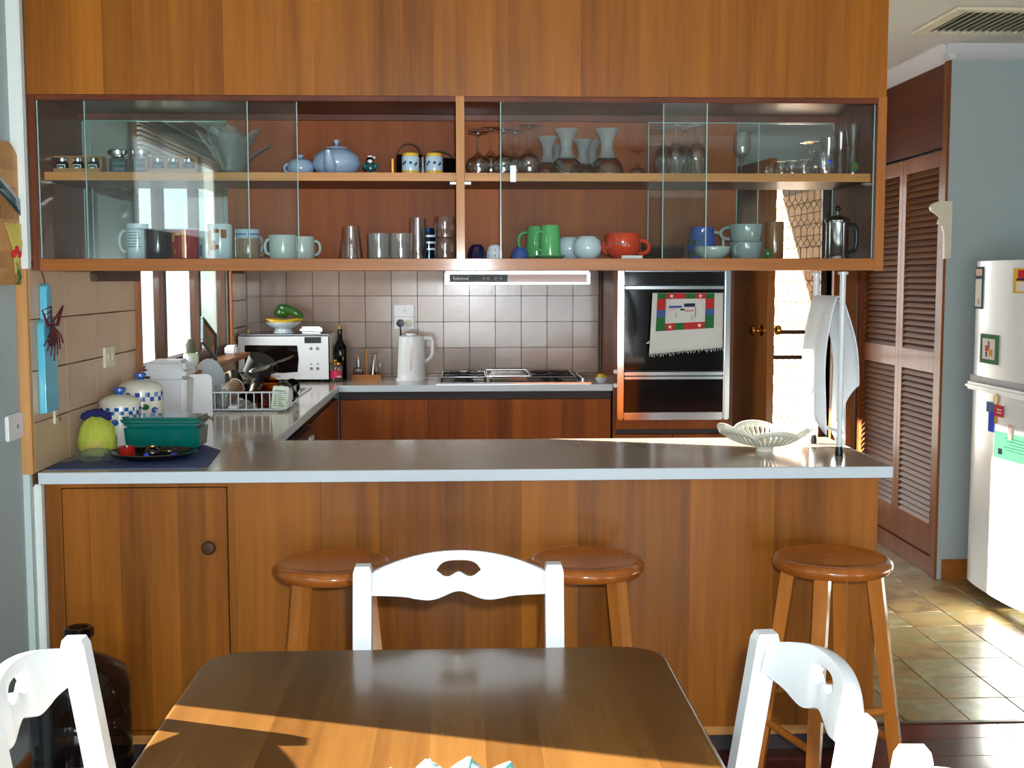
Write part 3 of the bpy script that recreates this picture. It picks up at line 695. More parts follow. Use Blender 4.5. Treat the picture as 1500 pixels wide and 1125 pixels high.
def pane(x0, x1, y, z0=1.522, z1=1.978, tab=None):
    th = .0045
    p = link('glass_door', plate(rrect(x0, x1, z0, z1, .008, 3), [], th), 'pane', dc, (0, y, 0), (PI/2, 0, 0))
    e = .0022
    MB().box(x0 - .0002, x0 + e, -th/2 - .0003, th/2 + .0003, z0, z1).box(x1 - e, x1 + .0002, -th/2 - .0003, th/2 + .0003, z0, z1).box(x0, x1, -th/2 - .0003, th/2 + .0003, z1 - e, z1 + .0002).build('glass_edge', 'pane_edge', p, (0, 0, 0), (-PI/2, 0, 0))
    if tab: MB().box(tab - .009, tab + .009, -th/2 - .004, -th/2 - .0004, 1.742, 1.79, .002, 1).build('finger_grip', 'white_plastic', p, (0, 0, 0), (-PI/2, 0, 0))
    return p
pane(-1.213, -.617, CY0 + .010); pane(-1.085, -.478, CY0 + .026)
pane(.108, .712, CY0 + .010, tab=.145); pane(.585, 1.212, CY0 + .026)
pane(-1.213, -.632, CY1 - .014, 1.522, 1.966); pane(-1.19, -.594, CY1 - .005, 1.522, 1.966, tab=-.612)
pane(.893, 1.212, CY1 - .014, 1.522, 1.966); pane(.60, .962, CY1 - .0255, 1.522, 1.966)

# ------------------------------------------------------------------ white posts with a tea cloth at the end of the bar
ps = thing('towel_stand', 'white metal post stand between worktop and display cabinet at the bar end', 'stand', (1.19, 3.72, BT))
for y in (0.0, .285):
    MB().tube([(0, y, .012), (0, y, .575)], .0095, 12).build('post', 'white_paint', ps)
    MB().lathe([(.012, 0), (.013, .012), (.010, .03), (0, .03)]).build('foot', 'black', ps, (0, y, 0))
    MB().lathe([(.0, .574), (.016, .574), (.016, .583), (0, .583)]).build('top_plate', 'white_paint', ps, (0, y, 0))
for z in (.075, .49): MB().tube([(0, 0, z), (0, .285, z)], .006, 10).build('rung', 'white_paint', ps)
def cl_(u, v):       # cloth draped over the upper rung: v across the fold, u along the rung
    y = .015 + .255 * u + .02 * math.sin(5 * v)
    s = (v - .5) * 2
    L = .37 if s < 0 else .42 - .16 * abs(u - .6)
    t = abs(s); side = -1 if s < 0 else 1
    drop = max(0, t - .08) / .92
    x = side * (.012 * min(1, t / .08) + .035 * math.sin(min(1, drop * 1.6) * PI/2) + .013 * math.sin(u * 13 + side) * drop)
    z = .506 - .012 * min(1, t / .08) ** 2 - L * drop * (1 - .18 * math.sin(u * 6 + 1.2 * side) * drop)
    return Vector((x, y, z))
clo = thicken(MB().sheet(cl_, 26, 36).build('tea_cloth', 'cloth', None, (1.19, 3.72, BT)), .0025, 0)
tag(clo, 'plain white cloth hanging in folds over the white post stand', 'cloth')
# ------------------------------------------------------------------ fridge and its magnets
FX, FY0, FY1 = 2.33, 4.80, 5.455
fr = thing('refrigerator', 'white top-freezer refrigerator standing in the alcove beside the closet', 'refrigerator', (FX, 0, 0))
def fdoor(z0, z1):
    n = 14; poly = []
    for i in range(n + 1):
        t = -1 + 2 * i / n; poly.append((.03 * abs(t) ** 2.6 + (.012 if abs(t) == 1 else 0), (FY0 + FY1) / 2 + t * (FY1 - FY0) / 2))
    poly += [(.075, FY1), (.075, FY0)]
    return MB().prism(poly, 'Z', z0, z1)
MB().box(.08, .68, FY0 + .004, FY1 - .004, .05, 1.535, .01).build('body', 'fridge', fr)
fdoor(1.022, 1.54).build('freezer_door', 'fridge', fr, ang=30)
fdoor(.06, .985).build('fridge_door', 'fridge', fr, ang=30)
MB().box(-.012, .06, FY0 + .02, FY1 - .02, .955, .99, .012).build('handle_ledge', 'fridge', fr)
MB().box(.02, .07, FY0 + .01, FY1 - .01, .987, 1.02).build('handle_recess', 'grey_plastic', fr)
MB().box(.09, .66, FY0 + .02, FY1 - .02, .02, .06).build('kick_plate', 'grey_plastic', fr)
for y in (FY0 + .05, FY1 - .05):
    for x in (.12, .6): MB().lathe([(.02, 0), (.02, .03), (0, .03)]).build('foot', 'black', fr, (x, y, 0))
def fx(y):
    t = (y - (FY0 + FY1) / 2) / ((FY1 - FY0) / 2); return FX + .03 * abs(t) ** 2.6
def mag(name, label, cat, y0, y1, z0, z1, mat, th=.003, group=None):
    ya, yb = min(y0, y1), max(y0, y1); cx = max(fx(ya), fx(yb))
    sag = max((fx(ya) + (fx(yb) - fx(ya)) * q / 10) - fx(ya + (yb - ya) * q / 10) for q in range(11))
    sl = math.atan2(fx(yb) - fx(ya), yb - ya); L = math.hypot(fx(yb) - fx(ya), yb - ya)
    o = MB().box(-.0005 - th, 0.0004, -L/2, L/2, -(z1 - z0)/2, (z1 - z0)/2, .0006, 1).build(name, matte(mat), None, ((fx(ya) + fx(yb)) / 2 - sag - .0012, (ya + yb) / 2, (z0 + z1) / 2), (0, 0, -sl))
    return tag(o, label, cat, group)
def mpart(o, name, mat, y0, y1, z0, z1, d=.0042): return MB().box(-d, -.003, y0, y1, z0, z1).build(name, matte(mat), o)
o = mag('rating_label', 'tall white label with blue edge at the top corner of the freezer', 'label', 5.405, 5.30, 1.325, 1.515, 'teal_dark')
mpart(o, 'print', 'paper', -.046, .046, -.085, .04); mpart(o, 'print', 'pale_pink', -.046, .046, .055, .085); mpart(o, 'print', 'ink', -.046, .046, .043, .050, .0045)
mpart(o, 'print', 'brown_glaze', -.02, -.012, -.075, -.05, .0045); mpart(o, 'print', 'brown_glaze', .0, .008, -.075, -.05, .0045)
o = mag('energy_sticker', 'red and yellow energy rating sticker near the freezer top', 'sticker', 4.99, 4.82, 1.40, 1.505, 'yellow')
mpart(o, 'print', 'cherry', -.06, .05, .01, .045); mpart(o, 'print', 'paper', -.055, .06, -.045, -.005); mpart(o, 'print', 'ink', -.06, .06, .0, .01, .0045)
o = mag('picture_magnet', 'square picture magnet with a green garland frame on the freezer', 'magnet', 5.30, 5.11, 1.085, 1.215, 'grass_green')
mpart(o, 'print', 'paper', -.066, .066, -.046, .046); mpart(o, 'print', 'orange', -.045, -.005, -.03, .0, .0045); mpart(o, 'print', 'cherry', .0, .035, -.01, .015, .0045); mpart(o, 'print', 'photo_brown', -.012, .008, .0, .035, .0046); mpart(o, 'print', 'ink', .012, .03, -.035, -.012, .0047)
o = mag('figure_magnet', 'flat jigsaw magnet in yellow, blue and red on the fridge', 'magnet', 5.155, 5.10, .83, .915, 'mustard', .002)
mpart(o, 'piece', 'sky_print', -.005, .075, .0, .045, .005); mpart(o, 'piece', 'cherry', -.09, -.005, -.01, .04, .005); mpart(o, 'piece', 'bright_blue', .0, .052, -.085, .0, .0046)
MB().lathe([(0, 0), (.024, 0), (.024, .004), (0, .004)], mtx=Matrix.Rotation(-PI/2, 3, 'Y')).build('piece', 'mustard', o, (-.001, -.012, .063))
for zz in (.005, .018): mpart(o, 'print', 'paper', -.075, -.03, zz, zz + .005, .0055)
o = mag('green_note', 'mint green printed note pinned to the fridge', 'note', 5.10, 4.80, .685, .80, 'mint', .001)
mpart(o, 'print', 'ink', .085, .115, -.04, -.015, .0035)
for k in range(5): mpart(o, 'print', 'teal', -.12, .07 - .02 * (k % 3), .035 - k * .013, .0375 - k * .013, .0033)
o = mag('peg_magnet', 'wooden peg magnet holding the green note', 'magnet', 4.985, 4.955, .775, .84, 'pale_pink', .008)
mpart(o, 'spring', 'chrome', -.012, .0, -.005, .008, .011)
o = tag(MB().ell((0, 0, .03), .07, .05, .03).ell((.02, .03, .055), .03, .03, .022).build('ornament', 'tan_glaze', None, (2.47, 4.885, 1.536)), 'brown carved ornament lying on top of the refrigerator', 'ornament')

# ------------------------------------------------------------------ dining table
TXC, TX_0, TX_1, TY1, TY0, TZ = -.055, -.492, .382, 2.262, .80, .75
tb = thing('dining_table', 'polished dark timber dining table with clipped corners', 'table', (TXC, (TY0 + TY1) / 2, 0))
hx, hy = (TX_1 - TX_0) / 2, (TY1 - TY0) / 2
c_ = .085
def corner(cx, cy, a0): return arc(cx, cy, c_, a0, a0 + PI/2, 6)
out = corner(hx - c_, hy - c_, 0) + corner(-hx + c_, hy - c_, PI/2) + corner(-hx + c_, -hy + c_, PI) + corner(hx - c_, -hy + c_, 1.5 * PI)
link('table_top', plate(out, [], .032, .008, 3), 'table', tb, (0, 0, TZ - .016))
for x0, x1, y0, y1 in ((-hx + .07, hx - .07, hy - .09, hy - .07), (-hx + .07, hx - .07, -hy + .07, -hy + .09), (-hx + .07, -hx + .09, -hy + .09, hy - .09), (hx - .09, hx - .07, -hy + .09, hy - .09)):
    MB().box(x0, x1, y0, y1, TZ - .13, TZ - .032).build('apron', 'table', tb)
for sx in (-1, 1):
    for sy in (-1, 1):
        MB().lathe([(0, 0), (.022, 0), (.028, .05), (.033, .4), (.026, .52), (.037, .56), (.037, .735 - .016), (0, .719)]).build('leg', 'table', tb, (sx * (hx - .10), sy * (hy - .10), 0))

# crocheted mat near the front edge of the frame
dl = thing('crochet_mat', 'white and teal crocheted mat on the sunlit table', 'mat', (-.012, 1.475, TZ))
def dz(u, v):
    a = 2 * PI * u; r = .045 + .125 * v
    w = 1 + .05 * math.sin(18 * a) * v
    return Vector((r * w * math.cos(a) * 1.0, r * w * math.sin(a) * 1.2, .004 + .012 * v * v * (1 + math.sin(18 * a)) * .5 + .010 * math.sin(PI * v)))
thicken(MB().sheet(dz, 72, 8).build('mat', 'crochet', dl), .004, 0)
MB().lathe([(0, .010), (.05, .012), (.046, .006)]).build('centre', 'crochet_teal', dl)
b = MB()
for q in range(18):
    a = 2 * PI * q / 18
    b.tube([dz(q / 18 + .01, .1) + Vector((0, 0, .004)), dz(q / 18 + .01, .5) + Vector((0, 0, .004)), dz(q / 18 + .01, .96) + Vector((0, 0, .002))], .003, 5)
tag(b.build('ribs', 'crochet_teal', dl), kind='stuff')

# ------------------------------------------------------------------ white dining chairs
def chair():
    t = thing('dining_chair', 'white dining chair with arched pierced top rail tucked in behind the table', 'chair')
    hw, rake = .195, .16      # half width between post centres; back leans
    ph = .88
    def py(z): return -(z - .44) * rake if z > .44 else -(.44 - z) * .10
    for s in (-1, 1):
        x = s * hw; b = MB(); w, d = .0185, .019
        zs = [0, .2, .44, .62, .78, ph - .012, ph]
        for z0, z1 in zip(zs, zs[1:]):
            k = .8 if z1 == ph else 1.0
            def q(z, k): return [(x - w * k, py(z) - d * k, z), (x + w * k, py(z) - d * k, z), (x + w * k, py(z) + d * k, z), (x - w * k, py(z) + d * k, z)]
            b.hexa(q(z0, 1), q(z1, k))
        bmesh.ops.remove_doubles(b.bm, verts=b.bm.verts, dist=.0005)
        b.build('rear_leg', 'white_paint', t, ang=30)
        b = MB().hexa([(x * 1.03 - .015, .335, 0), (x * 1.03 + .015, .335, 0), (x * 1.03 + .015, .365, 0), (x * 1.03 - .015, .365, 0)], [(x - .019, .325, .42), (x + .019, .325, .42), (x + .019, .363, .42), (x - .019, .363, .42)])
        b.build('front_leg', 'white_paint', t)
        MB().tube([(x, .0, .20), (x, .34, .20)], .011, 8).build('side_rung', 'white_paint', t)
    MB().tube([(-hw, .18, .20), (hw, .18, .20)], .011, 8).build('cross_rung', 'white_paint', t)
    i = hw - .006
    def rail(zc, top_e, top_c, bot, hole, name, n=56):
        """bowed rail built column by column; hole = (half width, low(x), high(x)) or None"""
        bm = bmesh.new(); cols = []
        for k in range(n + 1):
            t_ = -1 + 2 * k / n; x = i * t_; bow = .036 * (1 - t_ * t_)
            tz = top_e + (top_c - top_e) * (1 - abs(t_) ** 2.1); bz = bot(t_)
            if hole and abs(x) < hole[0]: lv = [bz, hole[1](x), hole[2](x), tz]
            else: lv = [bz, .0, tz]
            cols.append([bm.verts.new((x, -bow, z)) for z in lv])
        for a, b_ in zip(cols, cols[1:]):
            lo = lambda c: (c[0], c[1]); hi = lambda c: (c[-2], c[-1])
            for f in (lo, hi):
                p, q = f(a), f(b_); bm.faces.new((p[0], q[0], q[1], p[1]))
            if len(a) == 3 and len(b_) == 4: bm.faces.new((a[1], b_[1], b_[2]))
            if len(a) == 4 and len(b_) == 3: bm.faces.new((a[1], b_[1], a[2]))
        for f in [f for f in bm.faces if len(f.verts) == 3]: bm.faces.remove(f)
        me = bpy.data.meshes.new(name); bm.to_mesh(me); bm.free(); smooth(me, 50)
        o = link(name, me, 'white_paint', t, (0, py(zc), zc), (-math.atan(rake) * -1, 0, 0))
        thicken(o, .021, 0)
        bv = o.modifiers.new('soft_edge', 'BEVEL'); bv.width = .0035; bv.segments = 2; bv.limit_method = 'ANGLE'; bv.angle_limit = math.radians(50)
        return o
    hw_ = .043
    def hc(x): return .019 * max(0, 1 - (abs(x) / hw_) ** 3) ** .5
    hole = (hw_, lambda x: .003 - hc(x) + .013 * math.exp(-(x / .015) ** 2), lambda x: .003 + hc(x) * .92)
    def bot(t_):
        a = abs(t_)
        return -.055 + .012 * math.exp(-(a / .16) ** 2) - .006 * math.exp(-((a - .33) / .16) ** 2) + .008 * max(0, (a - .5) / .5) ** .7
    rail(.866, -.006, .040, bot, hole, 'top_rail')
    rail(.615, .012, .038, lambda q: -.022 + .016 * (1 - q * q), None, 'lower_rail')
    so = rrect(-.205, .205, -.02, .375, .04)
    link('seat', plate(so, [], .03, .009, 2), 'white_paint', t, (0, 0, .435))
    for x0, x1, y0, y1 in ((-.18, .18, .335, .353), (-.204, -.186, .02, .325), (.186, .204, .02, .325)): MB().box(x0, x1, y0, y1, .36, .42).build('apron', 'white_paint', t)
    return t
ch = chair()
ch.location = (-.013, 2.335, 0); ch.rotation_euler = (0, 0, PI)
GC = 'white dining chairs around the table'
ch['group'] = GC
dup(ch, (-.562, 1.735, 0), -PI/2 + .02, 'white dining chair on the window side of the table, before the dark water bottle')
dup(ch, (.440, 1.712, 0), PI/2 + .07, 'white dining chair half in sun, in front of the end bar stool')
dup(ch, (.475, 1.225, 0), PI/2 - .06, 'sunlit white chair of which only the top rail shows at the frame bottom')

# ------------------------------------------------------------------ bar stools
def stool():
    t = thing('bar_stool', 'round timber bar stool by the cupboard door with the knob', 'stool')
    MB().lathe([(0, .640), (.135, .640), (.158, .646), (.1655, .658), (.1655, .668), (.158, .678), (.146, .682), (.141, .6815), (.132, .678), (.06, .672), (0, .670)], seg=48).build('seat', 'stool_seat', t)
    for a in range(4):
        an = PI/4 + a * PI/2; dx, dy = math.cos(an), math.sin(an); w = .0195
        p0 = Vector((dx * .205, dy * .205, 0)); p1 = Vector((dx * .118, dy * .118, .645))
        px, py_ = Vector((dx, dy, 0)) * w, Vector((-dy, dx, 0)) * w
        MB().hexa([p0 - px * .85 - py_ * .85, p0 + px * .85 - py_ * .85, p0 + px * .85 + py_ * .85, p0 - px * .85 + py_ * .85], [p1 - px - py_, p1 + px - py_, p1 + px + py_, p1 - px + py_]).build('leg', 'stool', t)
    for a in range(4):
        z = .17 if a % 2 else .26; r = .205 - (.205 - .118) * z / .645
        a0, a1 = PI/4 + a * PI/2, PI/4 + (a + 1) * PI/2
        MB().tube([(r * math.cos(a0), r * math.sin(a0), z), (r * math.cos(a1), r * math.sin(a1), z)], .0115, 10).build('rung', 'stool', t)
    return t
st = stool(); GS = 'timber stools at the breakfast bar'; st['group'] = GS
st.location = (-.366, 3.285, 0); st.rotation_euler = (0, 0, .12)
dup(st, (.338, 3.285, 0), -.10, 'round timber bar stool showing past the top rail of the chair, middle of the three')
dup(st, (1.038, 3.285, 0), .28, 'round timber bar stool at the open end of the breakfast bar, sun on its rim')

# ------------------------------------------------------------------ dark water bottle on the floor
jg = thing('water_bottle', 'big dark tinted water bottle on the floor by the breakfast bar', 'bottle', (-1.065, 3.27, 0))
MB().lathe([(0, .004), (.12, .0), (.132, .014), (.134, .05), (.130, .06), (.134, .07), (.134, .15), (.130, .16), (.134, .17), (.134, .26), (.130, .27), (.134, .28), (.134, .345), (.120, .385), (.075, .415), (.038, .432), (.030, .455), (.030, .49)], seg=36).build('body', 'jug_glass', jg)
MB().lathe([(.030, .482), (.040, .483), (.041, .502), (.034, .507), (.026, .506), (.026, .46)]).build('neck_rim', 'jug_glass', jg)

# ------------------------------------------------------------------ things on the dining wall and at the wall end
bd = link('serving_board', plate([(-.14, 0), (.12, 0), (.12, .22)] + [(.12 * math.cos(t), .22 + .175 * math.sin(t)) for t in [PI * k / 16 for k in range(1, 16)]] + [(-.12, .22), (-.12, 0)][:1] + [(-.12, .0)], [], .018, .003), 'board_wood', None, (GX + .0105, 3.395, 1.448), (PI/2, 0, PI/2))
tag(bd, 'arched timber board with a green ribbon hung on the dining wall', 'board')
def ribbon(u, v): return Vector((-.13 + .25 * u, .255 - .06 * u * u + .045 * v - .03 * u, .0125 + .0012 * math.sin(u * 9)))
thicken(MB().sheet(ribbon, 12, 3).build('ribbon', 'teal_dark', bd), .002)
b = MB()
for k in range(9):
    b.tube([(.02, .03, .011), (.03 + .008 * (k - 4), .10, .014), (.02 + .016 * (k - 4), .17, .012)], .002, 5)
b.build('dried_stems', 'plush_belly', bd)
for k in range(3): MB().ell((.02 + .018 * (k - 1), .085 + .012 * (k % 2), .016), .012, .012, .006, 10, 6).build('flower', 'cherry', bd)
MB().tube([(.02, .06, .012), (.05, .02, .013), (.03, .0, .012)], .004, 6).build('leaf', 'grass_green', bd)

sw = thing('wall_socket', 'white plastic wall socket plate on the dining wall beside the worktop', 'socket', (GX, 3.405, 1.047))
MB().box(0, .010, -.058, .058, -.037, .037, .004).build('plate', 'white_plastic', sw)
MB().lathe([(.006, 0), (.006, .002), (0, .002)], mtx=Matrix.Rotation(PI/2, 3, 'Y')).build('socket_hole', 'grey_plastic', sw, (.0095, .012, 0))

kb = thing('chopping_board', 'blue painted board with a handle and raffia bow hanging on the tiled wall', 'board', (LX, 3.59, 1.07))
me_ = plate([(-.055, .0), (.055, .0), (.055, .255), (.045, .268), (.024, .275), (.024, .35), (.016, .372), (0, .38), (-.016, .372), (-.024, .35), (-.024, .275), (-.045, .268), (-.055, .255)], [], .022, .003)
link('board', me_, 'aqua', kb, (.0112, 0, 0), (PI/2, 0, PI/2))
MB().tube([(.012, .0, .37), (.006, .0, .405), (.0, .0, .42)], .002, 6).build('cord', 'raffia', kb)
b = MB()
for s in (-1, 1):
    for k in range(3):
        L = .05 + .018 * k
        b.tube([(.026, 0, .262), (.036 + .004 * k, s * L * .6, .285 + .014 * k), (.030, s * L, .275 + .014 * k), (.03, s * L * .55, .255), (.026, 0, .26)], .0026, 5)
for k in range(7):
    s = (k - 3) / 3.0
    b.tube([(.026, 0, .26), (.036, s * .05, .215 + .01 * abs(s)), (.03, s * .085, .15 + .05 * abs(s))], .0022, 5)
tag(b.build('raffia_bow', 'raffia', kb), 'dark red raffia bow with loose tails')
for y in (-.02, .012): MB().ell((.028, y, .215), .008, .010, .02, 10, 8).build('seed_pod', 'black', kb)

so_ = thing('wall_switch', 'cream switch plate on the tiled wall above the canisters', 'switch', (LX, 4.225, 1.192))
MB().box(0, .009, -.058, .058, -.036, .036, .003).build('plate', 'cream', so_)
for y in (-.025, .022): MB().box(.008, .013, y - .008, y + .008, -.014, .014, .002, 1).build('rocker', 'cream', so_)
hk = tag(MB().box(0, .006, -.014, .014, -.024, .024, .002).build('wall_hook', 'cream', None, (LX, 3.665, 1.048)), 'small cream plastic hook on the tiled wall beneath the blue board', 'hook')
MB().tube([(.005, 0, .0), (.014, 0, -.004), (.018, 0, -.016), (.016, 0, -.004)], .003, 6).build('peg', 'brass', hk)
pf = thing('framed_picture', 'dark framed picture on the tiled wall just under the display cabinet', 'picture', (LX, 4.325, 1.62))
b = MB()
for y0, y1, z0, z1 in ((-.27, .27, -.165, -.13), (-.27, .27, .13, .165), (-.27, -.235, -.13, .13), (.235, .27, -.13, .13)): b.box(0, .022, y0, y1, z0, z1, .003)
b.build('frame', 'dark_wood', pf); MB().box(0, .01, -.235, .235, -.13, .13).build('print', 'grey_glaze', pf)
pp = thing('power_point', 'pair of white wall plates with a dark plug behind the kettle', 'socket', (-.344, 6.929, 1.244))
for z in (.036, -.034): MB().box(-.056, .056, -.010, 0, z - .0335, z + .0335, .003).build('plate', 'white_plastic', pp)
MB().box(-.006, .006, -.014, -.009, .03, .046, .002, 1).build('switch', 'white_plastic', pp)
MB().lathe([(0, .045), (.019, .043), (.022, .03), (.022, 0)], mtx=Matrix.Rotation(PI/2, 3, 'X')).build('plug', 'black', pp, (-.022, -.008, -.034))
MB().lathe([(0, .005), (.018, .004), (.02, 0)], mtx=Matrix.Rotation(PI/2, 3, 'X')).build('socket_face', 'cream', pp, (.026, -.0095, -.034))
MB().tube([(-.022, -.045, -.04), (-.018, -.06, -.10), (-.005, -.07, -.2), (.01, -.07, -.31)], .004, 6).build('cord', 'black', pp)
# ------------------------------------------------------------------ crockery builders
def vessel(prof_out, wall=.0025, floor_t=.004):
    """closed thin-walled profile from an outer profile bottom to top"""
    inn = [(max(r - wall, .0005), max(z, prof_out[0][1] + floor_t)) for r, z in prof_out[::-1]]
    return [(0, prof_out[0][1])] + prof_out + [(r, z) for r, z in inn if r > .001] + [(0, prof_out[0][1] + floor_t)]
def handle_pts(r, z0, z1, out):
    zc = (z0 + z1) / 2; h = (z1 - z0) / 2
    return [(r - .003 + out * (max(0, math.cos(t)) ** .7), 0, zc + h * math.sin(t)) for t in [-PI/2 + PI * k / 10 for k in range(11)]]
def mug(name, label, cat, loc, h, r, mat, ang, group=None, taper=1.0, hout=.026, hr=.0045, prof=None, hz=(.2, .82), turned=False):
    pr = prof or [(r * taper * .94, 0), (r * taper, .006), (r * (.5 + .5 * taper), h * .5), (r, h * .96), (r * .99, h)]
    o = MB().lathe(vessel(pr, .0032)).build(name, mat, None, loc, (PI if turned else 0, 0, ang))
    if turned: o.location[2] += h
    tag(o, label, cat, group)
    if ang is not None: MB().tube(handle_pts(r * .97, h * hz[0], h * hz[1], hout), hr, 8).build('handle', mat, o)
    return o
def band(name, o, mat, r, z0, z1, a0=0, a1=2 * PI, n=24, rt=None):
    rt = rt or r
    return MB().sheet(lambda u, v: Vector(((r + (rt - r) * v) * math.cos(a0 + (a1 - a0) * u), (r + (rt - r) * v) * math.sin(a0 + (a1 - a0) * u), z0 + (z1 - z0) * v)), n, 2).build(name, mat, o)
S1, S2 = 1.5215, 1.7725       # standing heights: cabinet floor, shelf

# ------------------------------------------------------------------ upper shelf, window side
def spice_rack(x, label, lid, n=3):
    t = thing('spice_rack', label, 'rack', (x, 3.665, S2))
    MB().box(-.077, .077, -.025, .025, 0, .004).box(-.077, .077, -.025, -.021, .004, .018).box(-.077, -.072, -.025, .025, .004, .054).box(.072, .077, -.025, .025, .004, .054).box(-.077, .077, .021, .025, .004, .054).box(-.077, .077, -.025, -.021, .05, .054).build('rack', 'rack_wood', t)
    return t
for x, lab in ((-1.150, 'small timber rack with three labelled spice jars beside the cabinet end'), (-.868, 'small timber rack with three spice jars between tall jars and glass petals')):
    spice_rack(x, lab, 'chrome')
    for k in range(3):
        j = tag(MB().lathe(vessel([(.0165, 0), (.0175, .003), (.0175, .030), (.013, .034), (.013, .036)], .0015)).build('spice_jar', 'smoke', None, (x - .046 + k * .046, 3.665, S2 + .0045)),
                ('labelled spice jar in the rack by the cabinet end, ' if x < -1 else 'spice jar in the rack beside the glass petals, ') + ['first from wall', 'middle one', 'farthest from wall'][k], 'jar', 'spice jars on the upper shelf')
        MB().lathe([(0, .002), (.0145, .002), (.0145, .026), (0, .026)], seg=16).build('spice', ['black', 'dark_wood', 'tan_glaze'][k] if x > -1 else 'black', j)
        MB().lathe([(.015, .035), (.0155, .044), (.013, .046), (0, .046)]).build('lid', 'chrome', j)
        band('label', j, 'paper' if x < -1 else 'teal_dark', .0179, .006, .026, -PI/2 - .75, -PI/2 + .75, 8); band('label', j, 'teal_dark', .0181, .008, .024, -PI/2 - .6, -PI/2 + .6, 8)
        if x < -1: band('label', j, 'paper', .0183, .014, .018, -PI/2 - .35, -PI/2 + .35, 4)
for x, lab in ((-1.036, 'square preserve jar with teal label and red contents, beside the spice rack'), (-.966, 'square preserve jar with teal label and red side, second of the tall pair')):
    j = thing('preserve_jar', lab, 'jar', (x, 3.68, S2), .35 if x < -1 else .15, 'preserve jars on the upper shelf')
    MB().box(-.025, .025, -.025, .025, 0, .055, .007, 3).build('glass', 'smoke', j); MB().box(-.022, .022, -.022, .022, .003, .048, .006).build('contents', 'dress_red', j)
    MB().lathe([(.02, .055), (.021, .06), (.029, .062), (.030, .073), (.026, .076), (0, .076)]).build('lid', 'chrome', j)
    MB().box(-.020, .020, -.0262, -.025, .008, .048).build('label', 'teal_dark', j); MB().box(-.0262, -.025, -.020, .020, .008, .048).build('label', 'teal', j)
    for z in (.014, .019, .034): MB().box(-.015, .015, -.0268, -.0262, z, z + .0018).build('print', 'grey_glaze', j)
    MB().box(.025, .0262, -.02, .02, .006, .05).build('label', 'cherry', j)

gp = thing('glass_petal_bowl', 'tall clear glass bowl of fanned petals on the upper shelf', 'bowl', (-.700, 3.69, S2))
MB().lathe([(0, 0), (.045, 0), (.05, .012), (.03, .02), (0, .018)]).build('base', 'clear', gp)
def petal(L, wd, lean):
    def f(u, v):
        w = 1.15 * wd * (.4 + .6 * min(1, v / .7)) * math.sqrt(max(0.0, 1 - max(0.0, (v - .72) / .28) ** 2))
        s = (u - .5) * 2 * w
        r = .03 + lean * v ** 1.5 - .012 * (2 * u - 1) ** 2
        return Vector((s, -r, .008 + L * v))
    return MB().sheet(f, 8, 16)
for k, (a, L, w, le) in enumerate(((-68, .125, .024, .075), (-36, .137, .026, .062), (-10, .120, .022, .03), (4, .142, .027, .045), (30, .118, .024, .05), (58, .128, .022, .085), (84, .085, .02, .10), (110, .12, .024, .05), (150, .12, .026, .045), (200, .13, .026, .045), (245, .12, .024, .05))):
    p = thicken(petal(L, w, le).build('petal', 'fogged', gp, (0, 0, 0), (0, 0, math.radians(a))), .003, 0)

sg = mug('sugar_bowl', 'small blue-grey round sugar bowl beside the teapot', 'bowl', (-.492, 3.69, S2), .04, .04, 'blue_grey', None or 0.0, prof=[(.026, 0), (.036, .008), (.041, .022), (.038, .038), (.03, .047)], hout=.014, hz=(.3, .9))
sg.rotation_euler = (0, 0, PI)
MB().lathe([(.031, .047), (.02, .053), (.007, .054), (.006, .057), (.011, .060), (.009, .064), (0, .064)]).build('lid', 'blue_grey', sg)
tp = tag(MB().lathe([(0, 0), (.042, 0), (.062, .012), (.074, .036), (.070, .058), (.052, .076), (.036, .083), (.034, .082), (0, .08)], seg=36).build('teapot', 'blue_grey', None, (-.384, 3.695, S2)), 'round blue-grey teapot with its spout towards the table', 'teapot')
MB().lathe([(.036, .083), (.034, .087), (.014, .093), (.006, .095), (.005, .098), (.0095, .103), (.0085, .110), (0, .113)]).build('lid', 'blue_grey', tp)
MB().tube([(-.012, -.055, .022), (-.013, -.075, .032), (-.014, -.088, .05), (-.015, -.094, .072)], [.021, .019, .0135, .009], 14).build('spout', 'blue_grey', tp)
MB().tube([(0, .06, .07), (0, .10, .07), (0, .108, .045), (0, .07, .022)], .006, 8).build('handle', 'blue_grey', tp)

fg = thing('figurine', 'tiny painted figurine in green and red beside the teapot', 'figurine', (-.280, 3.665, S2))
MB().ell((0, 0, .024), .016, .014, .02).build('body', 'teal_dark', fg); MB().ell((0, -.002, .047), .011, .011, .011).build('head', 'black_glaze', fg)
MB().ell((0, -.009, .043), .008, .006, .006).build('beard', 'paper', fg)
for s in (-1, 1): MB().ell((s * .013, -.008, .006), .011, .012, .006).build('boot', 'cherry' if s < 0 else 'orange', fg); MB().ell((s * .016, -.004, .028), .006, .008, .010).build('arm', 'teal', fg)
MB().ell((0, 0, .056), .009, .009, .006).ell((.012, 0, .054), .004, .004, .004).build('cap', 'paper', fg)

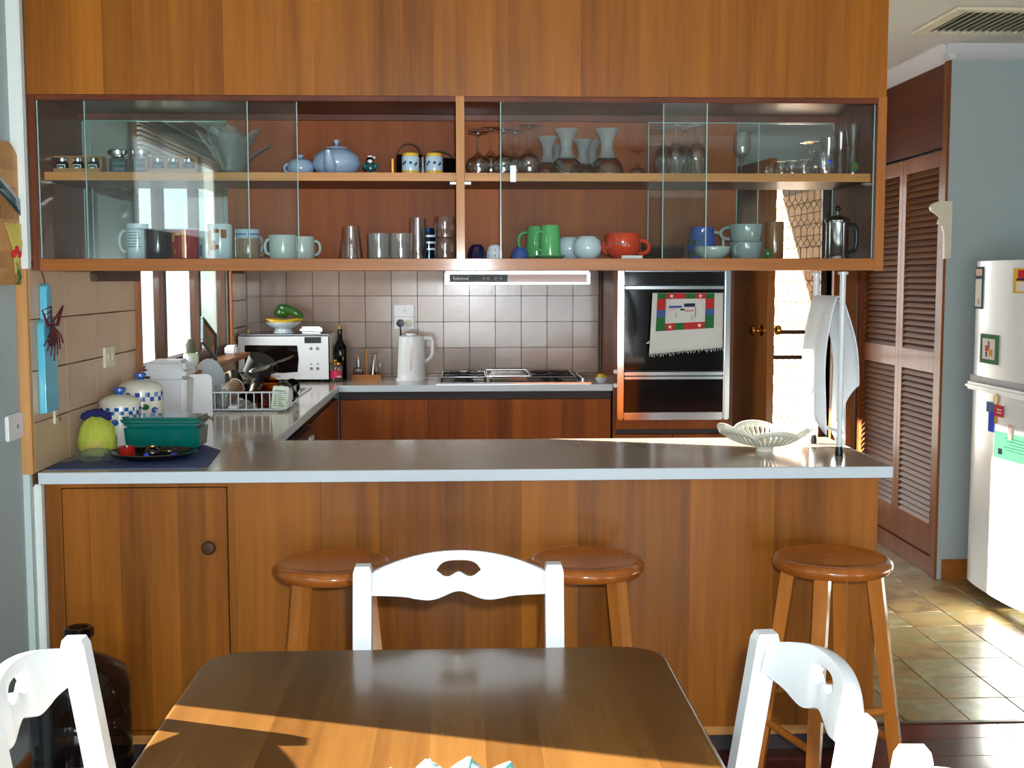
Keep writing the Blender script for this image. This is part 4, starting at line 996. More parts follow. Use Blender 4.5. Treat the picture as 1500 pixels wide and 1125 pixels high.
for x, y, r, hh, lab in ((-.165, 3.75, .042, .07, 'black lacquer pot with wire handle behind the first yellow-banded shaker'), (-.075, 3.77, .052, .06, 'black lacquer bowl with thin handle behind the second yellow-banded shaker')):
    q = tag(MB().lathe(vessel([(r * .8, 0), (r * .95, .006), (r, hh * .5), (r, hh)], .003)).build('lacquer_pot', 'black_glaze', None, (x, y, S2)), lab, 'pot')
    MB().tube([(r * math.cos(t) * .9, -.01, hh * .9 + (.042 if x < -.1 else .03) * math.sin(t)) for t in [PI * k / 14 for k in range(15)]], .002, 6).build('wire_handle', 'gunmetal', q)
q = tag(MB().box(-.003, .003, -.018, .018, 0, .055, .0025, 2).build('gold_dish', 'brass', None, (-.214, 3.70, S2)), 'narrow gilt edged dish on its side next to the dark pot', 'dish')
q = tag(MB().lathe([(0, 0), (.012, 0), (.014, .01), (.008, .03), (.010, .048), (.007, .058), (0, .06)]).build('silver_ornament', 'chrome', None, (-.122, 3.675, S2)), 'small shiny silver ornament standing between the two shakers', 'ornament')
for x, lab in ((-.158, 'yellow-banded white shaker with blue flowers, next to the figurine'), (-.087, 'yellow-banded white shaker with blue flowers, next to the cabinet divider')):
    q = tag(MB().lathe([(0, 0), (.025, 0), (.0265, .003), (.0265, .054), (.025, .056), (0, .056)], seg=30).build('shaker', 'pale_blue', None, (x, 3.65, S2)), lab, 'shaker', 'pair of yellow-banded shakers')
    MB().lathe([(.0268, .001), (.0272, .004), (.0272, .013), (.0266, .0135)], seg=30).build('base_band', 'yellow', q)
    MB().lathe([(.0266, .053), (.0245, .0535), (.0245, .064), (.022, .0665), (0, .067)], seg=30).build('lid', 'yellow', q)
    for da in (-.75, -.55, .55, .7, .05):
        MB().ell((.0263 * math.sin(da), -.0263 * math.cos(da), .034 + .004 * math.sin(da * 9)), .0045, .0014, .0045, 8, 6).build('flower_print', 'navy', q)

# ------------------------------------------------------------------ glassware on the upper shelf
def stem_prof(h, r, foot, bowl_h, rim=.8, stem=.0032):
    """outer profile of a stemmed glass standing upright"""
    b0 = h - bowl_h
    o = [(foot, 0), (foot, .0012), (foot * .35, .005), (stem, .014), (stem, b0 - .006), (r * .45, b0 + .008), (r * .85, b0 + bowl_h * .25), (r, b0 + bowl_h * .5), (r * rim, h)]
    i = [(r * rim - .0012, h), (r - .0014, b0 + bowl_h * .5), (r * .82, b0 + bowl_h * .26), (r * .40, b0 + .012), (0, b0 + .006)]
    return [(0, 0)] + o + i
def stemware(name, label, x, y, h, r, foot, bowl_h, rim=.8, up=False, mat='clear', group=None, z=S2):
    me_ = SM.get((h, r, foot, bowl_h, rim))
    if me_ is None: me_ = SM[(h, r, foot, bowl_h, rim)] = MB().lathe(stem_prof(h, r, foot, bowl_h, rim), seg=28).mesh('stemmed_glass')
    o = link(name, me_, mat, None, (x, y, z + (0 if up else h)), (0 if up else PI, 0, random.uniform(0, 1)))
    return tag(o, label, 'glass', group)
SM = {}
GW = 'wine glasses upside down by the divider'
for x, y, h, lab in ((.047, 3.64, .128, 'short wine glass upside down hard by the cabinet divider'), (.047, 3.775, .152, 'tall wine glass upside down behind the short one by the divider'), (.085, 3.708, .150, 'wine glass upside down, second from the divider'),
                  (.123, 3.64, .136, 'lower wine glass upside down in the middle of the divider group'), (.199, 3.64, .148, 'wine glass upside down in the front row, close to the frosted goblets'), (.161, 3.708, .140, 'wine glass upside down behind the last of the divider group'), (.123, 3.775, .150, 'rear wine glass upside down beside the frosted goblets')):
    stemware('wine_glass', lab, x, y, h, .037, .031, h * .5, .78, group=GW)
def goblet(x, y, h, label):
    k = h / .14
    cup = [(.050 * k, 0), (.051 * k, .006), (.050 * k, .02 * k), (.042 * k, .04 * k), (.030 * k, .053 * k)]
    o = MB().lathe(cup + [(r - .0016, z) for r, z in cup[::-1]] , seg=32).build('goblet', 'clear', None, (x, y, S2))
    MB().lathe([(0, .050 * k), (.030 * k, .0525 * k), (.022 * k, .064 * k), (.0175 * k, .082 * k), (.019 * k, .105 * k), (.027 * k, .125 * k), (.037 * k, .137 * k), (.037 * k, .139 * k), (.02 * k, .133 * k), (0, .13 * k)], seg=32).build('frosted_stem', 'frosted', o)
    return tag(o, label, 'goblet', 'frosted stem goblets')
for x, y, h, lab in ((.300, 3.84, .113, 'rear goblet with thick frosted stem upside down, nearest the wine glasses'), (.262, 3.745, .128, 'goblet with thick frosted stem upside down, second row beside the wine glasses'), (.313, 3.655, .140, 'front goblet with flared frosted stem upside down, next to the wine glasses'),
                   (.372, 3.75, .120, 'smaller rear goblet with frosted stem upside down, middle of the set'), (.410, 3.84, .128, 'goblet with frosted stem upside down just behind the last front one'), (.436, 3.655, .141, 'front goblet with flared frosted stem upside down, farther from the divider')):
    goblet(x, y, h, lab)
GF = 'champagne flutes upside down'
for x, y, lab in ((.618, 3.705, 'champagne flute upside down, first of four from the goblets'), (.645, 3.645, 'front champagne flute upside down, second of four'), (.682, 3.705, 'rear champagne flute upside down in the group of four'), (.708, 3.645, 'champagne flute upside down, last of four, under the pane edge')):
    stemware('champagne_flute', lab, x, y, .152, .0295, .030, .105, .98, group=GF)
stemware('ornate_glass', 'small clear glass far back on the shelf between goblets and flutes', .555, 3.83, .095, .024, .022, .05, .9)
stemware('champagne_glass', 'single upright wine glass standing alone on the upper shelf', .851, 3.665, .132, .027, .028, .085, .92, up=True)
GT = 'small tumblers upside down at the shelf end'
for x, y, h, lab in ((.928, 3.66, .034, 'tiny shot glass upside down, smallest at the near end of the row'), (.950, 3.70, .044, 'shot glass upside down, second in the row of small tumblers'), (.972, 3.66, .045, 'low tumbler upside down, third in the row of small tumblers'), (1.008, 3.67, .049, 'low tumbler upside down, fourth in the row of small tumblers'), (1.046, 3.67, .052, 'low tumbler upside down right beside the blue-dotted glass')):
    tag(MB().lathe(vessel([(.018, 0), (.0195, .004), (.017, h * .8), (.014, h)], .0016), seg=24).build('shot_glass', 'clear', None, (x, y, S2)), lab, 'glass', GT)
q = tag(MB().lathe(vessel([(.036, 0), (.037, .004), (.037, .076), (.036, .078)], .002), seg=30).build('tumbler', 'clear', None, (1.106, 3.66, S2)), 'wide clear tumbler with a blue dot at the shelf end', 'glass')
MB().ell((.005, -.0375, .042), .006, .002, .006, 12, 8).build('blue_dot', 'bright_blue', q)
stemware('brandy_glass', 'round brandy glass upside down behind the blue-dotted tumbler', 1.095, 3.785, .118, .030, .030, .055, .8)
GB = 'tall beer glasses at the shelf end'
for x, y, h, lab in ((1.135, 3.72, .128, 'tall beer glass behind the blue-dotted tumbler, shortest of three'), (1.166, 3.70, .145, 'tall slim beer glass, middle of the three at the shelf end'), (1.188, 3.645, .156, 'tall beer glass with a green and red badge at the shelf end')):
    q = tag(MB().lathe(vessel([(.0165, 0), (.0175, .004), (.0155, .03), (.0165, h * .6), (.0235, h * .93), (.024, h)], .0016), seg=26).build('beer_glass', 'clear', None, (x, y, S2)), lab, 'glass', GB)
    if h > .15:
        MB().lathe([(0, 0), (.0125, 0), (.0125, .001), (0, .001)], mtx=Matrix.Rotation(PI/2, 3, 'X'), seg=20).build('badge', 'grass_green', q, (0, -.0165, .028))
        text('VB', .013, 'cherry', q, (0, -.0182, .028), (PI/2, 0, 0), 'badge_lettering')

# ------------------------------------------------------------------ lower shelf, window side: mugs and tumblers
q = mug('mug', 'tall white mug printed with lines of text', 'mug', (-.979, 3.655, S1), .106, .0335, 'white_glaze', PI, 'mugs in the display cabinet', hout=.024)
for k in range(6): band('print', q, 'ink', .0338, .036 + k * .0085, .0378 + k * .0085, PI/2 - .75, PI/2 + .55 - .12 * (k % 3), 10)
band('print', q, 'sky_print', .0338, .088, .0895, 0, 2 * PI)
q = mug('mug', 'shiny black mug between white text mug and red mug', 'mug', (-.917, 3.650, S1), .090, .039, 'black_glaze', PI/2, 'mugs in the display cabinet')
q = mug('mug', 'red mug with yellow crescent print', 'mug', (-.835, 3.648, S1), .090, .042, 'red_glaze', PI/2, 'mugs in the display cabinet')
for a0, a1, z0, z1, m_ in ((-.65, -.1, .070, .076, 'mustard'), (-.8, -.62, .05, .072, 'mustard'), (.0, .26, .004, .088, 'orange'), (-.62, -.55, .015, .03, 'mustard')): band('print', q, m_, .0424, z0, z1, PI + a0 , PI + a1, 8)
band('rim', q, 'white_glaze', .0421, .087, .0908)
q = mug('mug', 'pale grey-green mug half hidden behind the red mug', 'mug', (-.785, 3.72, S1), .086, .038, 'celadon', 1.0, 'mugs in the display cabinet')
band('print', q, 'sky_print', .0384, .01, .045, -PI/2 - 2.1, -PI/2 - 1.2, 8)
q = mug('mug', 'white mug with brown picture print beside the red mug', 'mug', (-.732, 3.652, S1), .105, .0365, 'white_glaze', PI/2, 'mugs in the display cabinet')
for a0, a1, z0, z1 in ((PI - .95, PI - .2, .025, .055), (PI - 1.0, PI - .55, .05, .085), (PI - .2, PI + .1, .03, .042), (PI + .1, PI + .75, .062, .088), (PI - .35, PI + .1, .078, .09)): band('print', q, 'photo_brown', .0369, z0, z1, a0, a1, 8)
q = mug('mug', 'white mug with blue rim band behind the brown cup', 'mug', (-.662, 3.72, S1), .092, .037, 'pale_blue', .9, 'mugs in the display cabinet')
band('print', q, 'sky_print', .0374, .075, .079, 0, 2 * PI); band('print', q, 'cobalt', .0374, .03, .05, -PI/2 - 1.6, -PI/2 - .7, 8)
q = mug('mug', 'low brown coffee cup with its handle towards the pale mug', 'mug', (-.648, 3.648, S1), .062, .037, 'brown_glaze', -.25, 'mugs in the display cabinet', hout=.024)
q = mug('mug', 'plain pale grey-green mug beside the open half of the cabinet', 'mug', (-.544, 3.648, S1), .072, .042, 'celadon', PI + .35, 'mugs in the display cabinet', hout=.016)
q = mug('mug', 'second pale grey-green mug tucked behind the plain one', 'mug', (-.497, 3.72, S1), .070, .040, 'celadon', .1, 'mugs in the display cabinet', hout=.02)
GG = 'tumblers on the cabinet floor'
def tumbler(lab, x, y, h, r0, r1, mat='clear', facets=26, name='tumbler', wall=.002):
    return tag(MB().lathe(vessel([(r0, 0), (r0 * 1.01, .003), (r0 + (r1 - r0) * .5, h * .5), (r1 * 1.02, h * .92), (r1, h)], wall), seg=facets).build(name, mat, None, (x, y, S1)), lab, 'glass', GG)
tumbler('faceted tumbler upside down, tapering, first past the mugs', -.339, 3.655, .10, .035, .025, facets=10)
tumbler('cut glass low tumbler beside the faceted one', -.256, 3.655, .078, .0325, .0325, 'fogged', 20)
tumbler('cut glass low tumbler in front of the tall glass', -.190, 3.655, .078, .0325, .0325, 'fogged', 20)
tumbler('tall faceted glass upside down behind the cut glass tumblers', -.140, 3.72, .128, .032, .024, facets=10)
q = tumbler('blue printed glass standing behind the tall faceted glass', -.108, 3.76, .098, .025, .026, 'blue_glass')
for k in range(3): band('print', q, 'white_glaze', .0268, .03 + k * .02, .036 + k * .02, -PI/2 - .2, -PI/2 + .8, 8)
for k in range(2):
    q = tag(MB().lathe(vessel([(.026, 0), (.031, .004), (.032, .03), (.030, .055), (.028, .066)], .002), seg=28).build('coffee_glass', 'clear', None, (-.056, 3.655, S1 + k * .063)), ['lower glass cup of the stack beside the divider', 'upper glass cup of the stack beside the divider'][k], 'glass', 'stacked glass cups')
    MB().tube(handle_pts(.031, .015, .05, .016), .003, 6).build('handle', 'clear', q, (0, 0, 0), (0, 0, .3))

# ------------------------------------------------------------------ lower shelf, door side
for x, h, r, mt, lab in ((.040, .044, .028, 'navy', 'dark navy egg cup upside down right of the divider'), (.094, .043, .026, 'white_glaze', 'white striped egg cup upside down beside the navy one'), (.172, .036, .027, 'blue_glaze', 'blue egg cup upside down before the green mugs')):
    q = tag(MB().lathe(vessel([(r, 0), (r * .98, h * .4), (r * .75, h * .85), (r * .5, h)], .002), seg=9 if x < .06 else 24).build('egg_cup', mt, None, (x, 3.65, S1)), lab, 'egg cup', 'egg cups')
    if mt == 'white_glaze':
        for k in range(5):
            a = -PI/2 - .8 + .4 * k; MB().sheet(lambda u, v: Vector(((r * (1 - .22 * v) + .0012) * math.cos(a + .1 * u), (r * (1 - .22 * v) + .0012) * math.sin(a + .1 * u), .006 + .026 * v)), 2, 4).build('stripe', 'pale_pink' if k % 2 else 'brown_glaze', q)
for x, y, lab, an in ((.264, 3.66, 'bright green mug upside down on a green saucer, front one', PI + .5), (.228, 3.735, 'bright green mug upside down behind the front green one', PI)):
    s_ = tag(MB().lathe([(0, 0), (.032, 0), (.046, .009), (.047, .012), (.03, .006), (0, .005)], seg=32).build('saucer', 'green_glaze', None, (x, y, S1)), 'green saucer under the ' + ('front' if y < 3.7 else 'rear') + ' green mug', 'saucer', 'green saucers')
    q = mug('mug', lab, 'mug', (x, y, S1 + .0105), .092, .034, 'green_glaze', an, 'green mugs', hout=.027, turned=True, taper=.86)
for x, y, lab in ((.377, 3.655, 'round white glazed bowl beside the orange cup'), (.330, 3.73, 'white round bowl behind the front white one')):
    q = tag(MB().lathe([(0, 0), (.025, 0), (.040, .014), (.045, .034), (.040, .056), (.026, .069), (.024, .066), (0, .06)], seg=32).build('white_bowl', 'white_glaze', None, (x, y, S1)), lab, 'bowl', 'white round bowls')
q = mug('soup_cup', 'wide glossy orange soup cup with a dark mark', 'cup', (.486, 3.655, S1), .078, .053, 'orange_glaze', -.2, prof=[(.03, 0), (.034, .006), (.049, .02), (.054, .042), (.053, .076), (.052, .078)], hout=.032, hr=.0062, hz=(.2, .72))
MB().tube(handle_pts(.05, .02, .05, .012), .006, 8).build('handle', 'orange_glaze', q, (0, 0, 0), (0, 0, PI))
for dx in (-.011, .0, .011): MB().ell((0, 0, 0), .006, .0016, .0035, 10, 6).build('print', 'brown_glaze', q, (.0535 * math.sin(-.0) + dx - .004, -.0540 + abs(dx) * .1, .046), (0, 0, .2))
tag(MB().box(-.032, .032, -.006, .006, 0, .010, .001, 1).build('paper_tag', 'paper', None, (.505, 3.587, S1)), 'small white paper tag lying in front of the orange cup', 'tag')
for k in range(4):
    q = tag(MB().lathe(vessel([(.04, .0), (.06, .006), (.066, .016), (.067, .02)], .002), seg=28).build('glass_dish', 'clear', None, (.618, 3.70, S1 + k * .0085)), 'flat glass dish in the stack beside the orange cup, ' + ['lowest', 'second from below', 'third from below', 'top one'][k], 'dish', 'stacked glass dishes')
q = tag(MB().lathe(vessel([(.036, 0), (.042, .008), (.046, .035), (.040, .07), (.036, .095), (.038, .10)], .003), seg=32).build('pitcher', 'blue_glaze', None, (.745, 3.73, S1)), 'blue and green pitcher behind the grey bowl', 'pitcher')
band('print', q, 'teal_dark', .0466, .01, .06, -PI/2 - 1.4, -PI/2 - .35, 10, .043)
MB().tube(handle_pts(.04, .02, .085, .03), .005, 8).build('handle', 'celadon', q)
tag(MB().lathe(vessel([(.03, 0), (.036, .004), (.052, .02), (.055, .036), (.054, .038)], .003), seg=32).build('cereal_bowl', 'celadon', None, (.760, 3.645, S1)), 'low pale grey bowl in front of the pitcher', 'bowl')
for k in range(2):
    q = mug('mug', ['lower grey mug of the stacked pair, handle towards the bowl', 'upper grey mug of the stacked pair'][k], 'mug', (.868, 3.665, S1 + k * .0535), .052, .052, 'grey_glaze', PI + .9 if k == 0 else PI - .3, 'stacked grey mugs', taper=.86, hout=.03, hr=.005, hz=(.15, .85))
q = mug('beer_mug', 'tall tan stoneware mug beside the grey stack', 'mug', (.956, 3.665, S1), .114, .028, 'tan_glaze', PI/2, 'stoneware')
tag(MB().ell((0, 0, .016), .012, .012, .016, 12, 8).build('green_egg', 'grass_green', None, (.925, 3.62, S1)), 'small green egg-shaped trinket at the foot of the tan mug', 'trinket')
fp = thing('french_press', 'chrome french press coffee maker at the end of the cabinet', 'coffee maker', (1.150, 3.66, S1), -.35)
MB().lathe([(0, 0), (.036, 0), (.036, .006), (.033, .010), (.034, .012), (.034, .105), (.035, .11), (.034, .115), (0, .115)], seg=32).build('beaker', 'chrome', fp)
for k in range(4):
    a = PI/4 + k * PI/2; MB().box(-.002, .002, -.005, .005, 0, .112).build('strut', 'steel', fp, (.0355 * math.cos(a), .0355 * math.sin(a), 0), (0, 0, a))
MB().lathe([(.038, .112), (.039, .118), (.034, .125), (.016, .133), (.004, .135), (.003, .150), (0, .150)], seg=32).build('lid', 'chrome', fp)
MB().ell((0, 0, .154), .0095, .0095, .0095).build('plunger_knob', 'black', fp)
MB().tube([(.030, 0, .105), (.050, 0, .105), (.057, 0, .085), (.057, 0, .045), (.050, 0, .025), (.032, 0, .020)], .0065, 10).build('handle', 'black', fp)
# ------------------------------------------------------------------ on the back worktop
mw = thing('microwave', 'white microwave oven in the corner of the back worktop', 'microwave', (-.985, 6.56, BT), 0)
MB().box(-.248, .248, .012, .34, .012, .262, .006).build('case', 'white_plastic', mw)
MB().box(-.246, .246, .014, .338, .2625, .266, .001, 1).build('top_plate', 'navy', mw)
MB().box(-.25, .25, 0, .012, .010, .258, .006).build('front', 'white_plastic', mw)
o = link('door_window', plate([(-.21, .06), (.0, .052), (.075, .058), (.082, .13), (.075, .202), (-.21, .205)], [], .002), 'oven_glass', mw, (-.0, -.0008, 0), (PI/2, 0, 0))
MB().box(.115, .205, -.002, .001, .215, .248).build('display', 'black', mw)
for x, z in ((.15, .185), (.185, .185), (.15, .075), (.185, .075), (.15, .10), (.185, .10)): MB().lathe([(0, .002), (.008 if z < .08 or z > .15 else .004, .002), (.009 if z < .08 or z > .15 else .005, 0)], mtx=Matrix.Rotation(PI/2, 3, 'X'), seg=14).build('button', 'grey_plastic', mw, (x, 0, z))
text('SAMSUNG', .016, 'grey_plastic', mw, (-.055, -.0008, .032), (PI/2, 0, 0))
for x in (-.2, .2):
    for y in (.05, .3): MB().lathe([(.012, 0), (.012, .012), (0, .012)], seg=10).build('foot', 'black', mw, (x, y, 0))
MT = BT + .2662
fb = tag(MB().lathe(vessel([(.058, 0), (.05, .01), (.05, .022), (.08, .036), (.098, .055), (.10, .06)], .004), seg=36).build('fruit_bowl', 'white_glaze', None, (-1.0, 6.68, MT)), 'white footed fruit bowl on top of the microwave', 'bowl')
for k, (dx, a) in enumerate(((-.045, .2), (.0, .05), (.045, -.1))):
    pts = [(-.085 + .17 * t, -.03 + .03 * k - .02 * math.sin(PI * t), .018 * math.cos(PI * (t - .5)) * -1) for t in [i / 8 for i in range(9)]]
    tag(MB().tube(pts, [.004, .011, .014, .015, .015, .015, .014, .010, .004], 10).build('banana', 'mustard', None, (-.995 + dx * .3, 6.66, MT + .078), (0, 0, a)), 'yellow banana lying in the fruit bowl, ' + ['front one', 'middle one', 'rear one'][k], 'banana', 'bananas in the fruit bowl')
for k, (a, b_, lab) in enumerate((((-.055, -.01, .085), (.085, .01, .115), 'long dark green cucumber slanting over the bananas'), ((-.055, .02, .12), (.02, .02, .125), 'dark green zucchini lying across the top of the bowl'))):
    A, B = Vector(a), Vector(b_); 
    if k == 0: A, B = Vector((-.05, 0, .145)), Vector((.095, 0, .085))
    pts = [A.lerp(B, i / 8) + Vector((0, 0, .012 * math.sin(PI * i / 8))) for i in range(9)]
    tag(MB().tube(pts, [.008, .019, .023, .024, .024, .024, .023, .019, .007], 12).build('cucumber' if k == 0 else 'zucchini', 'leaf', None, (-.985, 6.68, MT - .002)), lab, 'vegetable')
tag(MB().ell((0, 0, .028), .045, .03, .03).build('avocado', 'leaf', None, (-1.01, 6.69, MT + .085)), 'round dark avocado resting on the bananas', 'fruit')
q = tag(MB().box(-.062, .062, -.03, .03, 0, .036, .012, 3).build('tissue_pack', 'paper', None, (-.845, 6.66, MT), (0, 0, .12)), 'white soft package lying on the microwave', 'package')
MB().box(.02, .06, -.031, -.029, .006, .03, .001, 1).build('label', 'pale_blue', q)
tag(MB().ell((0, 0, .012), .008, .008, .014).build('lemon_toy', 'lemon', None, (-1.18, 6.60, MT)), 'tiny yellow trinket on the corner of the microwave', 'trinket')
wb = tag(MB().lathe([(0, .004), (.034, 0), (.037, .004), (.037, .165), (.034, .188), (.018, .218), (.0135, .235), (.0135, .282), (0, .282)], seg=28).build('wine_bottle', 'bottle', None, (-.695, 6.74, BT)), 'dark green wine bottle with cork beside the microwave', 'bottle')
MB().lathe([(0, .278), (.009, .278), (.011, .305), (0, .306)]).build('cork', 'rack_wood', wb); MB().lathe([(.0142, .258), (.0145, .282), (.0142, .284)]).build('neck_ring', 'bottle', wb)
MB().lathe([(0, .006), (.033, .006), (.033, .15), (0, .15)]).build('wine', 'black', wb)
cj = thing('candle_jar', 'glass candle jar with a pink label before the wine bottle', 'jar', (-.708, 6.60, BT))
MB().lathe(vessel([(.036, 0), (.038, .005), (.038, .082), (.03, .09), (.028, .096)], .0025)).build('jar', 'clear', cj)
band('label', cj, 'pink', .0386, .022, .065, -PI/2 - 1.3, -PI/2 + 1.3, 16); band('label', cj, 'paper', .039, .026, .034, -PI/2 + .3, -PI/2 + 1.0, 8)
MB().lathe([(.030, .094), (.031, .106), (.012, .112), (.01, .122), (0, .124)]).build('lid', 'brass', cj)
ct = tag(MB().box(-.08, .08, -.035, .035, 0, .012).box(-.08, .08, -.035, -.030, .012, .032).box(-.08, .08, .030, .035, .012, .032).box(-.08, -.075, -.03, .03, .012, .032).box(.075, .08, -.03, .03, .012, .032).build('cruet_tray', 'frame_wood_x', None, (-.545, 6.70, BT)), 'low timber tray holding the oil cruets', 'tray')
q = tag(MB().lathe(vessel([(.028, 0), (.03, .004), (.03, .05), (.014, .062), (.012, .11), (.015, .114)], .002)).build('oil_cruet', 'clear', None, (-.590, 6.70, BT + .0125)), 'square-shouldered oil cruet with cork in the timber tray', 'cruet')
MB().lathe([(0, .003), (.027, .003), (.027, .036), (0, .036)]).build('oil', 'smoke', q); MB().lathe([(0, .105), (.009, .105), (.012, .128), (0, .128)]).build('stopper', 'rack_wood', q)
q = tag(MB().lathe(vessel([(.032, 0), (.034, .004), (.013, .092), (.012, .12), (.017, .136)], .002)).build('vinegar_cruet', 'clear', None, (-.500, 6.70, BT + .0125)), 'conical glass vinegar cruet with handle in the timber tray', 'cruet')
MB().lathe([(0, .003), (.030, .003), (.022, .036), (0, .036)]).build('vinegar', 'smoke', q); MB().tube(handle_pts(.016, .06, .125, .022), .0025, 6).build('handle', 'clear', q); MB().lathe([(0, .128), (.018, .136), (.012, .143), (0, .144)]).build('stopper', 'brown_glaze', q)
tag(MB().tube([(-.545, 6.715, BT + .0125), (-.545, 6.72, BT + .17)], .006, 8).build('wooden_stick', 'oak_z', None), 'thin timber stick upright between the two cruets', 'stick')
kt = thing('electric_kettle', 'white jug electric kettle on the back worktop', 'kettle', (-.292, 6.66, BT))
MB().lathe([(0, .0), (.085, .0), (.086, .012), (.080, .02), (.080, .04), (.072, .22), (.070, .245), (.05, .252), (0, .254)], seg=36, sy=.85).build('body', 'white_plastic', kt)
MB().tube([(.066, 0, .236), (.108, 0, .235), (.118, 0, .215), (.118, 0, .155), (.105, 0, .125), (.075, 0, .10)], .0125, 10).build('handle', 'white_plastic', kt)
MB().box(-.006, .002, -.071, -.066, .06, .20, .002).build('water_gauge', 'pale_pink', kt, (.0, .0, 0), (0, 0, 0))
MB().lathe([(.03, .250), (.03, .262), (0, .264)], sy=.85).build('lid', 'white_plastic', kt)
MB().lathe([(.088, 0), (.089, .008), (0, .009)], sy=.85, seg=36).build('power_base', 'white_plastic', kt, (0, 0, -.0))
q = tag(MB().lathe(vessel([(.022, 0), (.026, .004), (.036, .02), (.038, .028)], .003)).build('lemon_bowl', 'white_glaze', None, (.748, 6.47, BT)), 'little white bowl at the tower end of the back worktop', 'bowl')
tag(MB().ell((0, 0, .0), .028, .022, .02).ell((.026, 0, .004), .006, .005, .005).build('lemon', 'lemon', None, (.748, 6.47, BT + .029)), 'yellow lemon resting in the little white bowl', 'lemon')

# ------------------------------------------------------------------ window side worktop: canisters, bin, dish rack
def canister(x, y, r, h, label):
    t = tag(MB().lathe(vessel([(r * .94, 0), (r * .98, .005), (r, h * .4), (r, h * .93), (r * .97, h)], .004), seg=36).build('canister', 'ivory', None, (x, y, BT + (.0025 if y < 4.15 else 0))), label, 'canister', 'blue check canisters')
    for row in range(2):
        n = 28
        for k in range(n):
            if (k + row) % 2: continue
            a = 2 * PI * k / n; band('check', t, 'cobalt', r + .0006, h * (.76 + .09 * row), h * (.85 + .09 * row), a, a + 2 * PI / n, 3)
    for k in range(5):
        a = -PI/2 - .9 + .45 * k; p = Vector(((r + .0005) * math.cos(a), (r + .0005) * math.sin(a), h * (.58 + .07 * (k % 2))))
        MB().ell((0, 0, 0), .0015, .014, .011, 8, 6).build('leaf_print', 'cobalt' if k % 2 == 0 else 'grass_green', t, p, (0, 0, a))
    L = MB().lathe([(r * 1.0, h), (r * 1.02, h + .004), (r * .92, h + .014), (r * .6, h + .026), (r * .25, h + .032), (0, h + .033)], seg=36).build('lid', 'ivory', t)
    MB().lathe([(.014, h + .031), (.012, h + .036), (.021, h + .043), (.021, h + .052), (.015, h + .056), (0, h + .057)]).build('lid_knob', 'cobalt', L)
    return t
canister(-1.172, 4.10, .069, .138, 'smaller white canister with blue knob and check border, behind the plush toy')
canister(-1.155, 4.30, .077, .175, 'larger white canister with blue knob and check border, beside the white bin')
bbx = thing('storage_bin', 'tall white plastic kitchen bin with domed lid on the worktop', 'bin', (-1.128, 4.62, BT))
b = MB(); 
for z0, z1, w0, w1 in ((0, .20, .068, .078),): b.hexa([(-w0, -w0, z0), (w0, -w0, z0), (w0, w0, z0), (-w0, w0, z0)], [(-w1, -w1, z1), (w1, -w1, z1), (w1, w1, z1), (-w1, w1, z1)])
bmesh.ops.bevel(b.bm, geom=b.bm.edges[:], offset=.018, segments=3, affect='EDGES'); b.build('body', 'white_plastic', bbx)
MB().box(-.085, .085, -.085, .085, .198, .216, .007).build('lid_rim', 'white_plastic', bbx); b = MB().hexa([(-.084, -.084, .212), (.084, -.084, .212), (.084, .084, .212), (-.084, .084, .212)], [(-.066, -.066, .256), (.066, -.066, .256), (.066, .066, .256), (-.066, .066, .256)])
bmesh.ops.bevel(b.bm, geom=b.bm.edges[:], offset=.014, segments=3, affect='EDGES'); b.build('lid', 'white_plastic', bbx)
tx = thing('teal_box', 'teal plastic storage box with its lid on the corner of the bar', 'box', (-.988, 3.985, BT + .0025), -.03)
b = MB().hexa([(-.118, -.062, 0), (.118, -.062, 0), (.118, .062, 0), (-.118, .062, 0)], [(-.125, -.07, .085), (.125, -.07, .085), (.125, .07, .085), (-.125, .07, .085)])
bmesh.ops.bevel(b.bm, geom=b.bm.edges[:], offset=.012, segments=3, affect='EDGES'); b.build('body', 'teal', tx)
MB().box(-.130, .130, -.075, .075, .083, .110, .010, 3).build('lid', 'teal', tx)
pm = link('place_mat', plate([(-1.238, 3.555), (-.790, 3.562), (-.770, 3.60), (-.800, 3.93), (-.93, 4.145), (-1.238, 4.145)], [], .0022), 'mat_blue', None, (0, 0, BT + .0012))
tag(pm, 'dark blue place mat spread on the corner of the breakfast bar', 'place mat')
tr = tag(MB().lathe(vessel([(.11, 0), (.12, .003), (.138, .016), (.142, .020)], .003), seg=44, sy=.78).build('dark_tray', 'black_gloss', None, (-.985, 3.765, BT + .0025)), 'round dark glossy tray holding trinkets on the blue mat', 'tray')
MB().tube([(.1405 * math.cos(2 * PI * k / 40), .1405 * .78 * math.sin(2 * PI * k / 40), .020) for k in range(40)], .0025, 6, True).build('rim', 'gunmetal', tr)
TR = BT + .0065
q = tag(MB().lathe(vessel([(.016, 0), (.021, .004), (.025, .03), (.026, .04)], .002)).build('candle_cup', 'red_glaze', None, (-1.045, 3.715, TR)), 'red glass candle cup on the dark tray', 'cup'); MB().lathe([(0, .012), (.02, .012), (.021, .028), (0, .028)]).build('candle', 'cherry', q)
q = tag(MB().ell((0, 0, .021), .024, .022, .021).build('trinket_box', 'black_gloss', None, (-.965, 3.705, TR)), 'round black trinket pot with blue gem on the dark tray', 'pot'); MB().lathe([(.012, .040), (.012, .044), (0, .045)]).build('lid', 'brass', q); MB().ell((-.012, -.018, .014), .009, .006, .009, 10, 8).build('gem', 'bright_blue', q)
tag(MB().ell((0, 0, .008), .012, .010, .009, 12, 8).build('glass_bead', 'bright_blue', None, (-.905, 3.735, TR)), 'deep blue glass bead on the dark tray edge', 'bead')
